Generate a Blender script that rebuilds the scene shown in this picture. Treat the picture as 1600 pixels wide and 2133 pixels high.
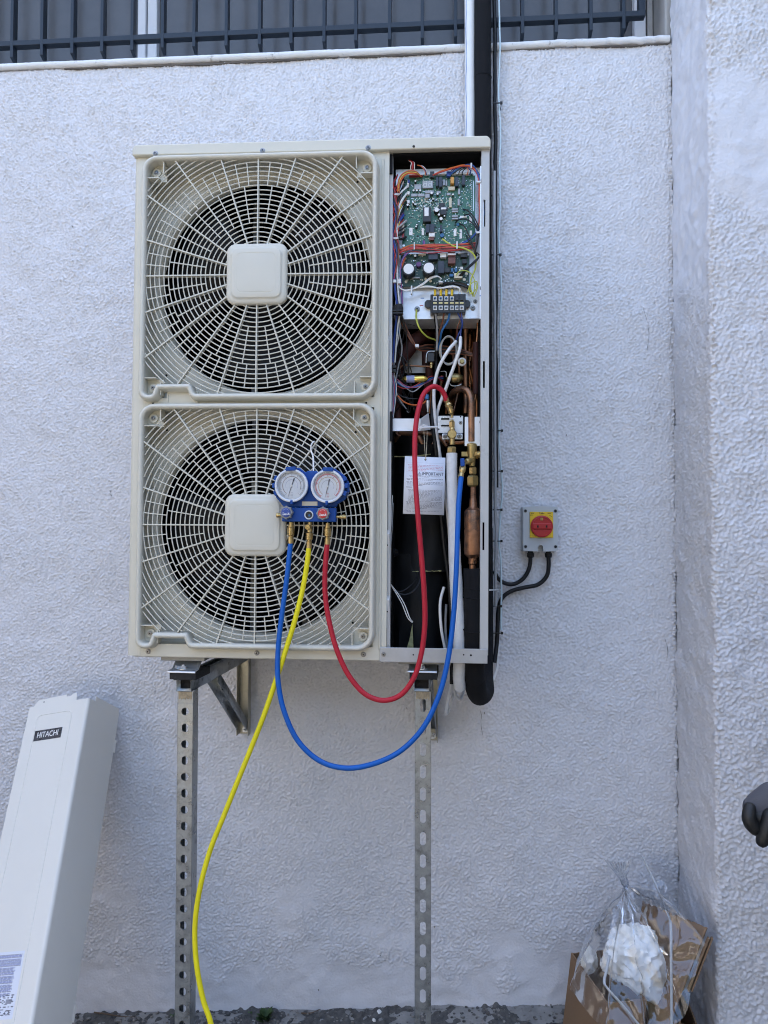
import bpy, bmesh, math, random
import numpy as np
from mathutils import Vector, Matrix, noise
random.seed(7)
for o in list(bpy.data.objects): bpy.data.objects.remove(o)
SC = bpy.context.scene
COL = SC.collection
R = math.radians

# ------------------------------------------------------------------ camera
F = 1540.0                                   # focal length in pixels of the 1600 px wide photograph
CAM = Vector((0, -2.5, 1.6))
PSI, TH, RO = 0.07084, 0.02778, 0.00191      # yaw to the left, pitch up, roll
cd = Vector((-math.sin(PSI)*math.cos(TH), math.cos(PSI)*math.cos(TH), math.sin(TH)))
r0 = Vector((math.cos(PSI), math.sin(PSI), 0)); u0 = r0.cross(cd)
cr = r0*math.cos(RO)+u0*math.sin(RO); cu = -r0*math.sin(RO)+u0*math.cos(RO)
cam = bpy.data.cameras.new('camera'); camo = bpy.data.objects.new('camera', cam); COL.objects.link(camo)
camo.matrix_world = Matrix(((cr.x, cu.x, -cd.x, CAM.x), (cr.y, cu.y, -cd.y, CAM.y), (cr.z, cu.z, -cd.z, CAM.z), (0, 0, 0, 1)))
cam.sensor_fit = 'HORIZONTAL'; cam.sensor_width = 36; cam.lens = F/1600*36
cam.clip_start = 0.05; cam.clip_end = 2000
SC.camera = camo

# ------------------------------------------------------------------ light: open shade, the sun stands behind the building
SUN_EL, SUN_AZ = R(52), R(30)
w = bpy.data.worlds.new('World'); SC.world = w; w.use_nodes = True
nt = w.node_tree; bg = nt.nodes['Background']
sky = nt.nodes.new('ShaderNodeTexSky'); sky.sky_type = 'NISHITA'; sky.sun_disc = False
sky.sun_elevation = SUN_EL; sky.sun_rotation = SUN_AZ
sky.air_density = 1.0; sky.dust_density = 4.0; sky.ozone_density = 1.0
nt.links.new(sky.outputs[0], bg.inputs[0]); bg.inputs[1].default_value = 0.12
sun = bpy.data.lights.new('sun', 'SUN'); sun.energy = 3.5; sun.angle = R(0.53); sun.color = (1, .95, .87)
suno = bpy.data.objects.new('sun', sun); COL.objects.link(suno)
sd = Vector((math.sin(SUN_AZ)*math.cos(SUN_EL), math.cos(SUN_AZ)*math.cos(SUN_EL), math.sin(SUN_EL)))
suno.rotation_euler = sd.to_track_quat('Z', 'Y').to_euler()
suno.location = (0, 6, 9)
vs = SC.view_settings; vs.view_transform = 'Standard'; vs.look = 'None'; vs.exposure = 3.04; vs.gamma = 1; vs.use_curve_mapping = False
SC.render.engine = 'CYCLES'; SC.cycles.max_bounces = 8; SC.cycles.transparent_max_bounces = 24; SC.cycles.filter_width = 1.05

# ------------------------------------------------------------------ measuring helpers
def ray(px, py): return cd*F + cr*(px-800) - cu*(py-1066.5)
def P(px, py, Y):
    """world point of the plane y = Y seen at a photo pixel"""
    v = ray(px, py); return CAM + v*((Y-CAM.y)/v.y)
# the outdoor unit's own frame: origin at its lower left front corner, x right, y into the wall, z up
UY, UR = 0.00843, 0.0048
W, H, D = .95, 1.38, .37
ax = Vector((math.cos(UY)*math.cos(UR), math.sin(UY), -math.sin(UR))).normalized()
az = Vector((math.sin(UR), 0, math.cos(UR))).normalized(); ay = az.cross(ax).normalized()
UO = Vector((-.8194, -.5670, 1.2662))
UM = Matrix(((ax.x, ay.x, az.x, UO.x), (ax.y, ay.y, az.y, UO.y), (ax.z, ay.z, az.z, UO.z), (0, 0, 0, 1)))
UI = UM.inverted()
def U(px, py, d):
    """unit-frame point at depth d behind the unit's front"""
    o = UI @ CAM; v = UI.to_3x3() @ ray(px, py); return o + v*((d-o.y)/v.y)
def UW(px, py, d): return UM @ U(px, py, d)

# ------------------------------------------------------------------ mesh helpers
def catmull(pts, n=8):
    pts = [Vector(p) for p in pts]
    if len(pts) < 3: return pts
    q = [pts[0]*2-pts[1]]+pts+[pts[-1]*2-pts[-2]]; out = []
    for i in range(1, len(q)-2):
        a, b, c, d = q[i-1], q[i], q[i+1], q[i+2]
        t0 = 0; t1 = max((b-a).length, 1e-6)**.5; t2 = t1+max((c-b).length, 1e-6)**.5; t3 = t2+max((d-c).length, 1e-6)**.5
        for k in range(n):
            t = t1+(t2-t1)*k/n
            A1 = a*((t1-t)/(t1-t0))+b*((t-t0)/(t1-t0)); A2 = b*((t2-t)/(t2-t1))+c*((t-t1)/(t2-t1)); A3 = c*((t3-t)/(t3-t2))+d*((t-t2)/(t3-t2))
            B1 = A1*((t2-t)/(t2-t0))+A2*((t-t0)/(t2-t0)); B2 = A2*((t3-t)/(t3-t1))+A3*((t-t1)/(t3-t1))
            out.append(B1*((t2-t)/(t2-t1))+B2*((t-t1)/(t2-t1)))
    out.append(pts[-1]); return out

def fillet(cs, seg=6):
    """closed polygon [(x,z,radius)] with rounded corners"""
    out = []; n = len(cs)
    for i in range(n):
        p = Vector(cs[i][:2]); a = Vector(cs[i-1][:2]); b = Vector(cs[(i+1) % n][:2]); r = cs[i][2]
        if r <= 0: out.append(p); continue
        da = (a-p).normalized(); db = (b-p).normalized()
        ang = da.angle(db); t = min(r/math.tan(ang/2), (a-p).length*.49, (b-p).length*.49); r = t*math.tan(ang/2)
        c = p+(da+db).normalized()*(r/math.sin(ang/2))
        s = p+da*t-c; e = p+db*t-c
        tot = math.pi-ang; cr_ = s.x*e.y-s.y*e.x; sg = 1 if cr_ > 0 else -1
        for k in range(seg+1):
            th = sg*tot*k/seg; out.append(c+Vector((s.x*math.cos(th)-s.y*math.sin(th), s.x*math.sin(th)+s.y*math.cos(th))))
    return out

class MB:
    def __init__(s): s.v = []; s.f = []; s.m = []
    def add(s, vs, fs, mi=0):
        b = len(s.v); s.v += [Vector(v) for v in vs]; s.f += [[i+b for i in f] for f in fs]; s.m += [mi]*len(fs); return s
    def box(s, x0, x1, y0, y1, z0, z1, mi=0):
        vs = [(x, y, z) for z in (z0, z1) for y in (y0, y1) for x in (x0, x1)]
        return s.add(vs, [(0, 2, 3, 1), (4, 5, 7, 6), (0, 1, 5, 4), (2, 6, 7, 3), (0, 4, 6, 2), (1, 3, 7, 5)], mi)
    def obox(s, c, X, Y, Z, mi=0):
        """box round c with half-axis vectors"""
        c = Vector(c); vs = [c+X*i+Y*j+Z*k for k in (-1, 1) for j in (-1, 1) for i in (-1, 1)]
        return s.add(vs, [(0, 2, 3, 1), (4, 5, 7, 6), (0, 1, 5, 4), (2, 6, 7, 3), (0, 4, 6, 2), (1, 3, 7, 5)], mi)
    def hexa(s, q, mi=0):
        return s.add(q, [(0, 2, 3, 1), (4, 5, 7, 6), (0, 1, 5, 4), (2, 6, 7, 3), (0, 4, 6, 2), (1, 3, 7, 5)], mi)
    def tube(s, pts, r, n=8, cap=True, closed=False, mi=0, flat=1.0, up=None):
        pts = [Vector(p) for p in pts]; N = len(pts)
        rs = [r]*N if not isinstance(r, (list, tuple)) else list(r)
        T = []
        for i in range(N):
            a = pts[i-1] if (i or closed) else pts[0]; b = pts[(i+1) % N] if (i < N-1 or closed) else pts[-1]
            t = (b-a); T.append(t.normalized() if t.length > 1e-9 else Vector((0, 0, 1)))
        ref = up or (Vector((0, 1, 0)) if abs(T[0].y) < .9 else Vector((1, 0, 0)))
        nrm = (ref-T[0]*ref.dot(T[0])).normalized(); vs = []
        for i in range(N):
            nrm = (nrm-T[i]*nrm.dot(T[i])).normalized(); bn = T[i].cross(nrm)
            for k in range(n):
                a = 2*math.pi*(k+.5)/n; vs.append(pts[i]+(nrm*math.cos(a)*flat+bn*math.sin(a))*rs[i])
        fs = []
        for i in range(N if closed else N-1):
            j = (i+1) % N
            for k in range(n): l = (k+1) % n; fs.append((i*n+k, i*n+l, j*n+l, j*n+k))
        if cap and not closed: fs += [tuple(range(n-1, -1, -1)), tuple(range((N-1)*n, N*n))]
        return s.add(vs, fs, mi)
    def cyl(s, a, b, r, r2=None, n=16, mi=0): return s.tube([a, b], [r, r if r2 is None else r2], n, mi=mi)
    def lathe(s, prof, o, axis, n=24, mi=0, cap=True):
        """prof [(radius, t)] turned round an axis through o"""
        o = Vector(o); A = Vector(axis).normalized(); X = (Vector((1, 0, 0)) if abs(A.x) < .8 else Vector((0, 0, 1))); X = (X-A*X.dot(A)).normalized(); Y = A.cross(X)
        vs = [o+A*t+(X*math.cos(2*math.pi*(k+.5)/n)+Y*math.sin(2*math.pi*(k+.5)/n))*r for r, t in prof for k in range(n)]
        fs = [(i*n+k, i*n+(k+1) % n, (i+1)*n+(k+1) % n, (i+1)*n+k) for i in range(len(prof)-1) for k in range(n)]
        if cap: fs += [tuple(range(n-1, -1, -1)), tuple(range((len(prof)-1)*n, len(prof)*n))]
        return s.add(vs, fs, mi)
    def prism(s, poly, y0, y1, mi=0):
        """polygon in x,z drawn out along y"""
        n = len(poly); vs = [(p[0], y0, p[1]) for p in poly]+[(p[0], y1, p[1]) for p in poly]
        fs = [tuple(range(n)), tuple(range(2*n-1, n-1, -1))]+[(i, i+n, (i+1) % n+n, (i+1) % n) for i in range(n)]
        return s.add(vs, fs, mi)
    def plan(s, poly, z0, z1, mi=0):
        """polygon in x,y drawn up along z"""
        n = len(poly); vs = [(p[0], p[1], z0) for p in poly]+[(p[0], p[1], z1) for p in poly]
        fs = [tuple(range(n-1, -1, -1)), tuple(range(n, 2*n))]+[(i, (i+1) % n, (i+1) % n+n, i+n) for i in range(n)]
        return s.add(vs, fs, mi)
    def xform(s, M): s.v = [M @ v for v in s.v]; return s
    def build(s, name, mats, parent=None, origin=None, bevel=0, smooth=True, solid=0, ang=38, bseg=2, weld=0, wn=False):
        me = bpy.data.meshes.new(name)
        org = Vector(origin) if origin is not None else Vector((0, 0, 0))
        me.from_pydata([tuple(v-org) for v in s.v], [], s.f); me.validate()
        mats = mats if isinstance(mats, (list, tuple)) else [mats]
        for m in mats: me.materials.append(M[m] if isinstance(m, str) else m)
        if len(mats) > 1 and len(me.polygons) == len(s.m): me.polygons.foreach_set('material_index', s.m)
        bm = bmesh.new(); bm.from_mesh(me)
        if weld: bmesh.ops.remove_doubles(bm, verts=bm.verts, dist=weld)
        bmesh.ops.recalc_face_normals(bm, faces=bm.faces); bm.to_mesh(me); bm.free()
        if smooth:
            me.polygons.foreach_set('use_smooth', [True]*len(me.polygons)); me.set_sharp_from_angle(angle=R(ang))
        o = link(name, me, parent)
        o.location = org
        if solid: md = o.modifiers.new('thick', 'SOLIDIFY'); md.thickness = solid; md.offset = 0
        if bevel: md = o.modifiers.new('edge', 'BEVEL'); md.width = bevel; md.segments = bseg; md.limit_method = 'ANGLE'; md.angle_limit = R(40)
        if (bevel and smooth) or wn: md = o.modifiers.new('normals', 'WEIGHTED_NORMAL'); md.keep_sharp = True; md.weight = 50
        return o

def link(name, me, parent=None):
    o = bpy.data.objects.new(name, me); COL.objects.link(o)
    if parent is not None: o.parent = parent
    return o
def tag(o, label, cat, group=None):
    o['label'] = label; o['category'] = cat
    if group: o['group'] = group
    return o
def empty(name, loc, label=None, cat=None, group=None):
    o = bpy.data.objects.new(name, None); COL.objects.link(o); o.location = loc; o.empty_display_size = .1
    if label: tag(o, label, cat, group)
    return o
def text_mesh(txt, size, bold=0.0, ext=.0003, xs=1.0):
    c = bpy.data.curves.new('txt', 'FONT'); c.body = txt; c.size = size; c.extrude = ext; c.offset = bold; c.align_x = 'CENTER'; c.align_y = 'CENTER'
    o = bpy.data.objects.new('txt', c); COL.objects.link(o); dg = bpy.context.evaluated_depsgraph_get()
    me = bpy.data.meshes.new_from_object(o.evaluated_get(dg)); bpy.data.objects.remove(o)
    vs = [(v.co.x*xs, v.co.z, v.co.y) for v in me.vertices]       # stands in x,z and faces -y
    fs = [tuple(p.vertices) for p in me.polygons]; bpy.data.meshes.remove(me); return vs, fs

# ------------------------------------------------------------------ materials
M = {}
def mat(name, col, rough=.5, metal=0.0, var=.05, vscale=9.0, bump=0.0, bscale=120.0, spec=.5, rvar=.08, dirt=None, trans=0, coat=0):
    m = bpy.data.materials.new(name); m.use_nodes = True; t = m.node_tree; n = t.nodes; b = n['Principled BSDF']
    tc = n.new('ShaderNodeTexCoord'); nz = n.new('ShaderNodeTexNoise'); nz.inputs['Scale'].default_value = vscale; nz.inputs['Detail'].default_value = 6; nz.inputs['Roughness'].default_value = .65
    t.links.new(tc.outputs['Object'], nz.inputs['Vector'])
    rmp = n.new('ShaderNodeValToRGB'); t.links.new(nz.outputs['Fac'], rmp.inputs[0])
    rmp.color_ramp.elements[0].position = .3; rmp.color_ramp.elements[1].position = .7
    rmp.color_ramp.elements[0].color = (*[c*(1-var) for c in col], 1); rmp.color_ramp.elements[1].color = (*[min(1, c*(1+var)) for c in col], 1)
    out = rmp.outputs[0]
    if dirt:
        dc, thr, ds = dirt; n2 = n.new('ShaderNodeTexNoise'); n2.inputs['Scale'].default_value = ds; n2.inputs['Detail'].default_value = 8; n2.inputs['Roughness'].default_value = .7
        t.links.new(tc.outputs['Object'], n2.inputs['Vector'])
        r2 = n.new('ShaderNodeValToRGB'); t.links.new(n2.outputs['Fac'], r2.inputs[0]); r2.color_ramp.elements[0].position = thr; r2.color_ramp.elements[1].position = min(1, thr+.14)
        mx = n.new('ShaderNodeMix'); mx.data_type = 'RGBA'; t.links.new(r2.outputs[0], mx.inputs[0]); t.links.new(out, mx.inputs[6]); mx.inputs[7].default_value = (*dc, 1); out = mx.outputs[2]
    t.links.new(out, b.inputs['Base Color'])
    mr = n.new('ShaderNodeMapRange'); t.links.new(nz.outputs['Fac'], mr.inputs[0]); mr.inputs[1].default_value = .3; mr.inputs[2].default_value = .7; mr.inputs[3].default_value = max(.02, rough-rvar); mr.inputs[4].default_value = min(1, rough+rvar)
    t.links.new(mr.outputs[0], b.inputs['Roughness'])
    b.inputs['Metallic'].default_value = metal; b.inputs['Specular IOR Level'].default_value = spec; b.inputs['Transmission Weight'].default_value = trans; b.inputs['Coat Weight'].default_value = coat
    if bump:
        nb = n.new('ShaderNodeTexNoise'); nb.inputs['Scale'].default_value = bscale; nb.inputs['Detail'].default_value = 5; t.links.new(tc.outputs['Object'], nb.inputs['Vector'])
        bp = n.new('ShaderNodeBump'); bp.inputs['Strength'].default_value = bump; bp.inputs['Distance'].default_value = .002; t.links.new(nb.outputs['Fac'], bp.inputs['Height']); t.links.new(bp.outputs[0], b.inputs['Normal'])
    M[name] = m; return m
mat('stucco', (.695, .695, .722), .85, var=.02, vscale=2.2, bump=.6, bscale=150, spec=.2)
mat('plaster', (.66, .66, .67), .8, var=.05, vscale=3, bump=.3, bscale=160, spec=.25)
mat('sill_paint', (.72, .72, .71), .7, var=.06, vscale=14, bump=.5, bscale=90, dirt=((.20, .17, .14), .62, 26))
mat('wall_crack', (.13, .115, .10), .95)
mat('cream', (.61, .585, .49), .36, var=.025, vscale=5, bump=.04, bscale=900, dirt=((.45, .42, .35), .70, 7))
mat('cream_plastic', (.60, .58, .495), .42, var=.02, vscale=9)
mat('cream_grey', (.47, .475, .465), .34, var=.03, vscale=8)
mat('panel_white', (.74, .725, .67), .33, var=.025, vscale=3, dirt=((.48, .46, .40), .72, 5))
mat('shade_black', (.004, .004, .0045), .85, var=.2, spec=.15)  # interior shade put into the colour
mat('blade', (.006, .0065, .007), .55, spec=.25)
mat('coil', (.008, .009, .010), .7, var=.4, vscale=60, spec=.2)
mat('zinc', (.62, .64, .66), .34, .7, var=.10, vscale=18, bump=.05, bscale=300)
mat('white_steel', (.72, .74, .77), .32, .35, var=.05, vscale=10, dirt=((.50, .51, .53), .68, 14))
mat('galv', (.32, .34, .35), .36, .75, var=.24, vscale=38, rvar=.14, bump=.08, bscale=400, dirt=((.17, .18, .18), .54, 24))
mat('galv_dark', (.23, .235, .23), .45, .75, var=.2, vscale=30, rvar=.12)
mat('galv_warm_reflection', (.42, .40, .33), .40, .7, var=.25, vscale=26, rvar=.14)  # warm reflected light put into the galvanised colour
mat('rust', (.36, .29, .19), .7, .3, var=.45, vscale=90)
mat('screw', (.30, .30, .30), .35, .9, var=.2, vscale=200)
mat('pan_grey', (.40, .41, .42), .38, .3, var=.1, vscale=20, dirt=((.26, .25, .23), .62, 30))
mat('slot', (.01, .01, .01), .8)
mat('rubber', (.012, .012, .013), .75, bump=.5, bscale=260)
mat('foam', (.011, .0115, .0135), .9, var=.2, vscale=20, bump=.35, bscale=500, spec=.18)
mat('jacket', (.006, .007, .0085), .62, spec=.3, var=.3, vscale=14, bump=.25, bscale=60)
mat('cable_black', (.007, .0075, .009), .45, spec=.35)
mat('brass', (.52, .38, .17), .30, .95, var=.16, vscale=60, rvar=.1)
mat('brass_dark', (.40, .30, .13), .36, .9, var=.2, vscale=60)
mat('gold', (.85, .62, .14), .2, .9)
mat('copper', (.30, .155, .09), .38, .9, var=.40, vscale=26, rvar=.14, dirt=((.11, .075, .06), .50, 30))
mat('copper_bright', (.42, .18, .085), .3, .95, var=.2, vscale=40)
mat('brown_rubber', (.055, .018, .015), .6, spec=.3, var=.2, vscale=30, bump=.2)
mat('pcb', (.022, .12, .075), .42, var=.22, vscale=130, coat=.2)
mat('pcb_dark', (.018, .06, .048), .42, var=.3, vscale=120)
mat('chip', (.018, .018, .02), .4)
mat('comp_slate', (.025, .032, .05), .4)
mat('comp_white', (.75, .75, .74), .45)
mat('comp_cream', (.60, .55, .42), .5)
mat('comp_grey', (.33, .33, .34), .4, .3)
mat('comp_brown', (.14, .045, .03), .4)
mat('comp_blue', (.03, .13, .30), .4)
mat('comp_orange', (.62, .30, .05), .4)
mat('comp_red', (.30, .02, .025), .4)
mat('solder', (.55, .56, .57), .3, .8)
mat('silk', (.50, .58, .52), .6)
mat('seg', (.62, .66, .64), .5)
for n_, c_ in dict(w_red=(.42, .03, .035), w_orange=(.58, .13, .025), w_blue=(.02, .055, .26), w_sky=(.03, .16, .46), w_black=(.006, .006, .007), w_white=(.72, .72, .70), w_grey=(.34, .35, .36), w_yellow=(.62, .52, .06), w_yg=(.46, .50, .07), w_brown=(.20, .07, .035), w_pink=(.50, .12, .20), w_violet=(.12, .04, .16)).items(): mat(n_, c_, .4, var=.06)
mat('braid', (.66, .67, .68), .7, var=.08, vscale=60)
mat('white_tube', (.74, .74, .73), .4)
mat('wire_cyan', (.56, .70, .75), .35)
mat('tie', (.66, .67, .68), .35)
mat('card', (.70, .73, .80), .6, var=.015)
mat('ink', (.10, .10, .13), .7)
mat('ink_soft', (.30, .31, .36), .7)
mat('ink_red', (.55, .16, .20), .7)
mat('ink_blue', (.30, .33, .52), .7)
mat('g_blue', (.008, .065, .29), .4, spec=.3, var=.05, vscale=30)
mat('hose_blue', (.004, .10, .42), .42, spec=.3, var=.06, vscale=20)
mat('hose_yellow', (.78, .68, .015), .42, spec=.3, var=.05, vscale=20)
mat('hose_red', (.42, .014, .030), .42, spec=.3, var=.06, vscale=20)
mat('bezel', (.62, .65, .69), .3)
mat('dial', (.66, .69, .74), .4, var=.02)
mat('knob_grey', (.20, .205, .21), .45)
mat('knob_red', (.50, .025, .022), .35)
mat('iso_red', (.42, .014, .018), .4)
mat('iso_grey', (.45, .48, .50), .42, var=.03)
mat('iso_yellow', (.74, .50, .02), .4)
mat('bar_paint', (.016, .024, .036), .42, spec=.35, var=.12, vscale=14, bump=.1)
mat('frame_white', (.66, .67, .69), .5, var=.05, dirt=((.40, .39, .37), .66, 12))
mat('pane', (.085, .085, .088), .2, var=.22, vscale=2.4, rvar=.06, spec=.45)
mat('blocker_grey', (.36, .34, .32), .85, var=.08, vscale=1.5)  # grey of the unseen blocks added at both sides
mat('jamb', (.36, .35, .335), .8, var=.15, vscale=9, bump=.3)
mat('badge', (.10, .105, .12), .28, .7, var=.25, vscale=30)
mat('cardboard', (.22, .135, .075), .8, var=.06, vscale=11, bump=.12, bscale=200)
mat('cardboard_in', (.25, .155, .088), .8, var=.06, vscale=9, bump=.12, bscale=200)
mat('paper', (.80, .79, .75), .75, var=.04, vscale=18, bump=.3, bscale=60)
mat('strap', (.46, .48, .50), .3)
mat('asphalt', (.085, .083, .080), .9, var=.5, vscale=60, bump=1.0, bscale=160, dirt=((.20, .19, .17), .60, 90))
mat('concrete_yard', (.23, .21, .18), .9, var=.15, vscale=1.5, bump=.3, bscale=90)
mat('mortar', (.24, .235, .225), .92, var=.3, vscale=18, bump=.9, bscale=80, dirt=((.10, .09, .075), .6, 30))
mat('pebble', (.20, .19, .175), .9, var=.5, vscale=45)
mat('leaf', (.045, .085, .025), .6, var=.35, vscale=60)
mat('sky_blocker', (.060, .060, .040), .8, var=.4, vscale=3, bump=.5, bscale=12)  # dark colour of the added screen behind the camera
mat('twig', (.11, .075, .05), .85)
mat('glove_grey', (.075, .075, .085), .85, var=.1, vscale=60, bump=.4, bscale=700)
mat('glove_black', (.006, .0065, .007), .5, var=.2, vscale=60, bump=.3, bscale=400)
mat('cloth', (.035, .04, .055), .9, var=.15, vscale=30, bump=.3, bscale=300)
mat('skin', (.45, .27, .19), .55)
mat('hair', (.02, .015, .012), .7)
mat('fibre', (.34, .33, .16), .9, var=.4, vscale=120, bump=.6)
def film(name, tr, rough, tint=(1, 1, 1)):
    m = bpy.data.materials.new(name); m.use_nodes = True; t = m.node_tree; n = t.nodes; n.remove(n['Principled BSDF']); o = n['Material Output']
    a = n.new('ShaderNodeBsdfTransparent'); a.inputs[0].default_value = (*tint, 1); g = n.new('ShaderNodeBsdfGlossy'); g.inputs['Roughness'].default_value = rough; g.inputs[0].default_value = (.9, .92, .95, 1)
    d_ = n.new('ShaderNodeBsdfTranslucent'); d_.inputs[0].default_value = (.8, .82, .85, 1); m0 = n.new('ShaderNodeMixShader'); m0.inputs[0].default_value = .12; t.links.new(g.outputs[0], m0.inputs[1]); t.links.new(d_.outputs[0], m0.inputs[2])
    lw = n.new('ShaderNodeLayerWeight'); lw.inputs[0].default_value = tr; mp = n.new('ShaderNodeMapRange'); mp.inputs[3].default_value = .055; mp.inputs[4].default_value = .85; t.links.new(lw.outputs['Fresnel'], mp.inputs[0])
    mx = n.new('ShaderNodeMixShader'); t.links.new(mp.outputs[0], mx.inputs[0]); t.links.new(a.outputs[0], mx.inputs[1]); t.links.new(m0.outputs[0], mx.inputs[2]); t.links.new(mx.outputs[0], o.inputs[0]); M[name] = m
film('film', .34, .06, (.97, .975, .98)); film('gauge_glass', .25, .05)

# ================================================================== setting: ground
GS = .064
def gz(x, y=0): return .012+GS*x
xs = [-60, -8, -2.5, 2.5, 8, 60]; ys = [-120, -20, -6, -2.6, .6, 40]
vv = [(x, y, gz(max(-2.5, min(2.5, x)))) for y in ys for x in xs]
ff = [(j*6+i, j*6+i+1, (j+1)*6+i+1, (j+1)*6+i) for j in range(5) for i in range(5)]
g = MB().add(vv, ff).build('ground', 'concrete_yard', smooth=False); g['kind'] = 'structure'
g['label'] = 'pale paved yard in front of the building'
# rough asphalt strip that runs along the foot of the wall
def field(nx, nz, dx, wx, wz, seed, lo=3.0):
    """band-passed noise, unit variance; wx, wz = feature size in metres"""
    rs = np.random.RandomState(seed); a = rs.randn(nz, nx)
    fx = np.fft.fftfreq(nx, dx)[None, :]; fz = np.fft.fftfreq(nz, dx)[:, None]
    q = (fx*wx)**2+(fz*wz)**2
    f = np.exp(-q*1.1)*(1-np.exp(-q*lo))
    b = np.real(np.fft.ifft2(np.fft.fft2(a)*f)); return b/b.std()
def lowf(nx, nz, dx, wl, seed):
    rs = np.random.RandomState(seed); a = rs.randn(nz, nx); fx = np.fft.fftfreq(nx, dx)[None, :]; fz = np.fft.fftfreq(nz, dx)[:, None]
    b = np.real(np.fft.ifft2(np.fft.fft2(a)*np.exp(-(fx**2+fz**2)*wl**2))); return b/b.std()
def sstep(a, b, x): t = np.clip((x-a)/(b-a), 0, 1); return t*t*(3-2*t)
def grid_obj(name, pos, mname, parent=None):
    nz, nx, _ = pos.shape; me = bpy.data.meshes.new(name); n = nx*nz
    idx = np.arange(n).reshape(nz, nx); q = np.stack([idx[:-1, :-1], idx[:-1, 1:], idx[1:, 1:], idx[1:, :-1]], -1).reshape(-1, 4)
    me.vertices.add(n); me.vertices.foreach_set('co', pos.astype(np.float32).ravel())
    me.loops.add(q.size); me.loops.foreach_set('vertex_index', q.astype(np.int32).ravel())
    me.polygons.add(len(q)); me.polygons.foreach_set('loop_start', np.arange(0, q.size, 4, dtype=np.int32)); me.polygons.foreach_set('use_smooth', np.ones(len(q), bool))
    me.update(); me.validate(); me.materials.append(M[mname]); return link(name, me, parent)
nx, nz, dx = 620, 150, .007
X = -3.0+np.arange(nx)*dx; Y = -.9+np.arange(nz)*dx*.9
XX, YY = np.meshgrid(X, Y); hh = .004*field(nx, nz, dx, .03, .03, 3)+.006*lowf(nx, nz, dx, .12, 4)
edge = sstep(-.9, -.8, YY)
st = grid_obj('asphalt_strip', np.stack([XX, YY, gz(XX)+.006+hh*edge*.9-(1-edge)*.001+.010*sstep(-.10, 0, YY)], -1), 'asphalt'); st['kind'] = 'structure'; st['label'] = 'rough dark asphalt strip along the foot of the wall'

# unseen leafy screen added behind the camera to block the low sky
nh, nv_ = 220, 60; hs = np.zeros((nv_, nh, 3)); r1 = lowf(nh, nv_, .1, .35, 41); r2 = lowf(nh, nv_, .1, .16, 42); tt = np.linspace(0, 1, nv_)[:, None]
prof_z = np.minimum(tt/.8, 1)*4.4; prof_y = -9.6-np.maximum(0, tt-.8)/.2*1.6
hs[:, :, 0] = np.linspace(-13, 13, nh)[None, :]+.06*r2; hs[:, :, 1] = prof_y+.16*r1+.08*r2; hs[:, :, 2] = prof_z+.12*r1+.10*r2-.1
hg = grid_obj('sky_blocker', hs, 'sky_blocker'); tag(hg, 'unseen dark leafy screen added behind the camera to block the low sky', 'sky_blocker')

# ================================================================== building
XC = .785          # corner where the wall meets the pilaster
PD = .332          # how far the pilaster stands out
bld = empty('building', (0, 0, 0), 'white roughcast building front with a deep pilaster and a high window', 'building')
SILL0 = P(0, 148, 0).z; SILL1 = P(1398, 89, 0).z
def sillz(x): return SILL0+(SILL1-SILL0)*(x+1.56)/(.786+1.56)
dx = .0034; x0 = -1.9; nx = int((XC-x0)/dx)+2; z0 = -.25; nz = int((3.36-z0)/dx)+1
Xg = x0+np.arange(nx)*dx; Zg = z0+np.arange(nz)*dx; XX, ZZ = np.meshgrid(Xg, Zg); XX = np.minimum(XX, XC+.004)
n1 = field(nx, nz, dx, .0092, .0076, 11, 1.2); n2 = field(nx, nz, dx, .0072, .0066, 12, 1.5); n3 = lowf(nx, nz, dx, .16, 13); n4 = lowf(nx, nz, dx, .05, 14)
# flattened blobs thrown on by the spray gun
q0 = .7*n1+.75*n2+.2*field(nx, nz, dx, .020, .015, 15)
h = .0024*(np.maximum(q0, -.55)+.25*np.minimum(q0+.55, 0))+.0008*n4; h = np.minimum(h, .0085)
zn = ZZ-(.012+GS*XX)
smooth = 1-sstep(.17, .235, zn+.045*n3+.02*n4)                     # trowelled plinth band
for (px, py, rx, rz) in ((597, 1905, .045, .085), (630, 1870, .055, .05), (800, 1950, .07, .05), (855, 1960, .05, .05), (235, 1865, .09, .035), (780, 1935, .05, .03)):
    c = P(px, py, 0); q = ((XX-c.x)/rx)**2+((ZZ-c.z)/rz)**2; smooth = np.maximum(smooth, .9*(1-sstep(.25, 1.5, q+.35*n4)))
h = h*(1-.93*smooth)+smooth*(.0004*n2*.5+.0009*n4)
h *= .92+.10*np.tanh(n3)
h += .0022*np.exp(-((XX-XC)/.012)**2)*n1*1.2+.0016*n3
zt = sillz(XX); over = ZZ > zt-.004
ZZ2 = np.minimum(ZZ, zt-.004)
wall = grid_obj('wall', np.stack([XX, -h, ZZ2], -1), 'stucco', bld)
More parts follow.
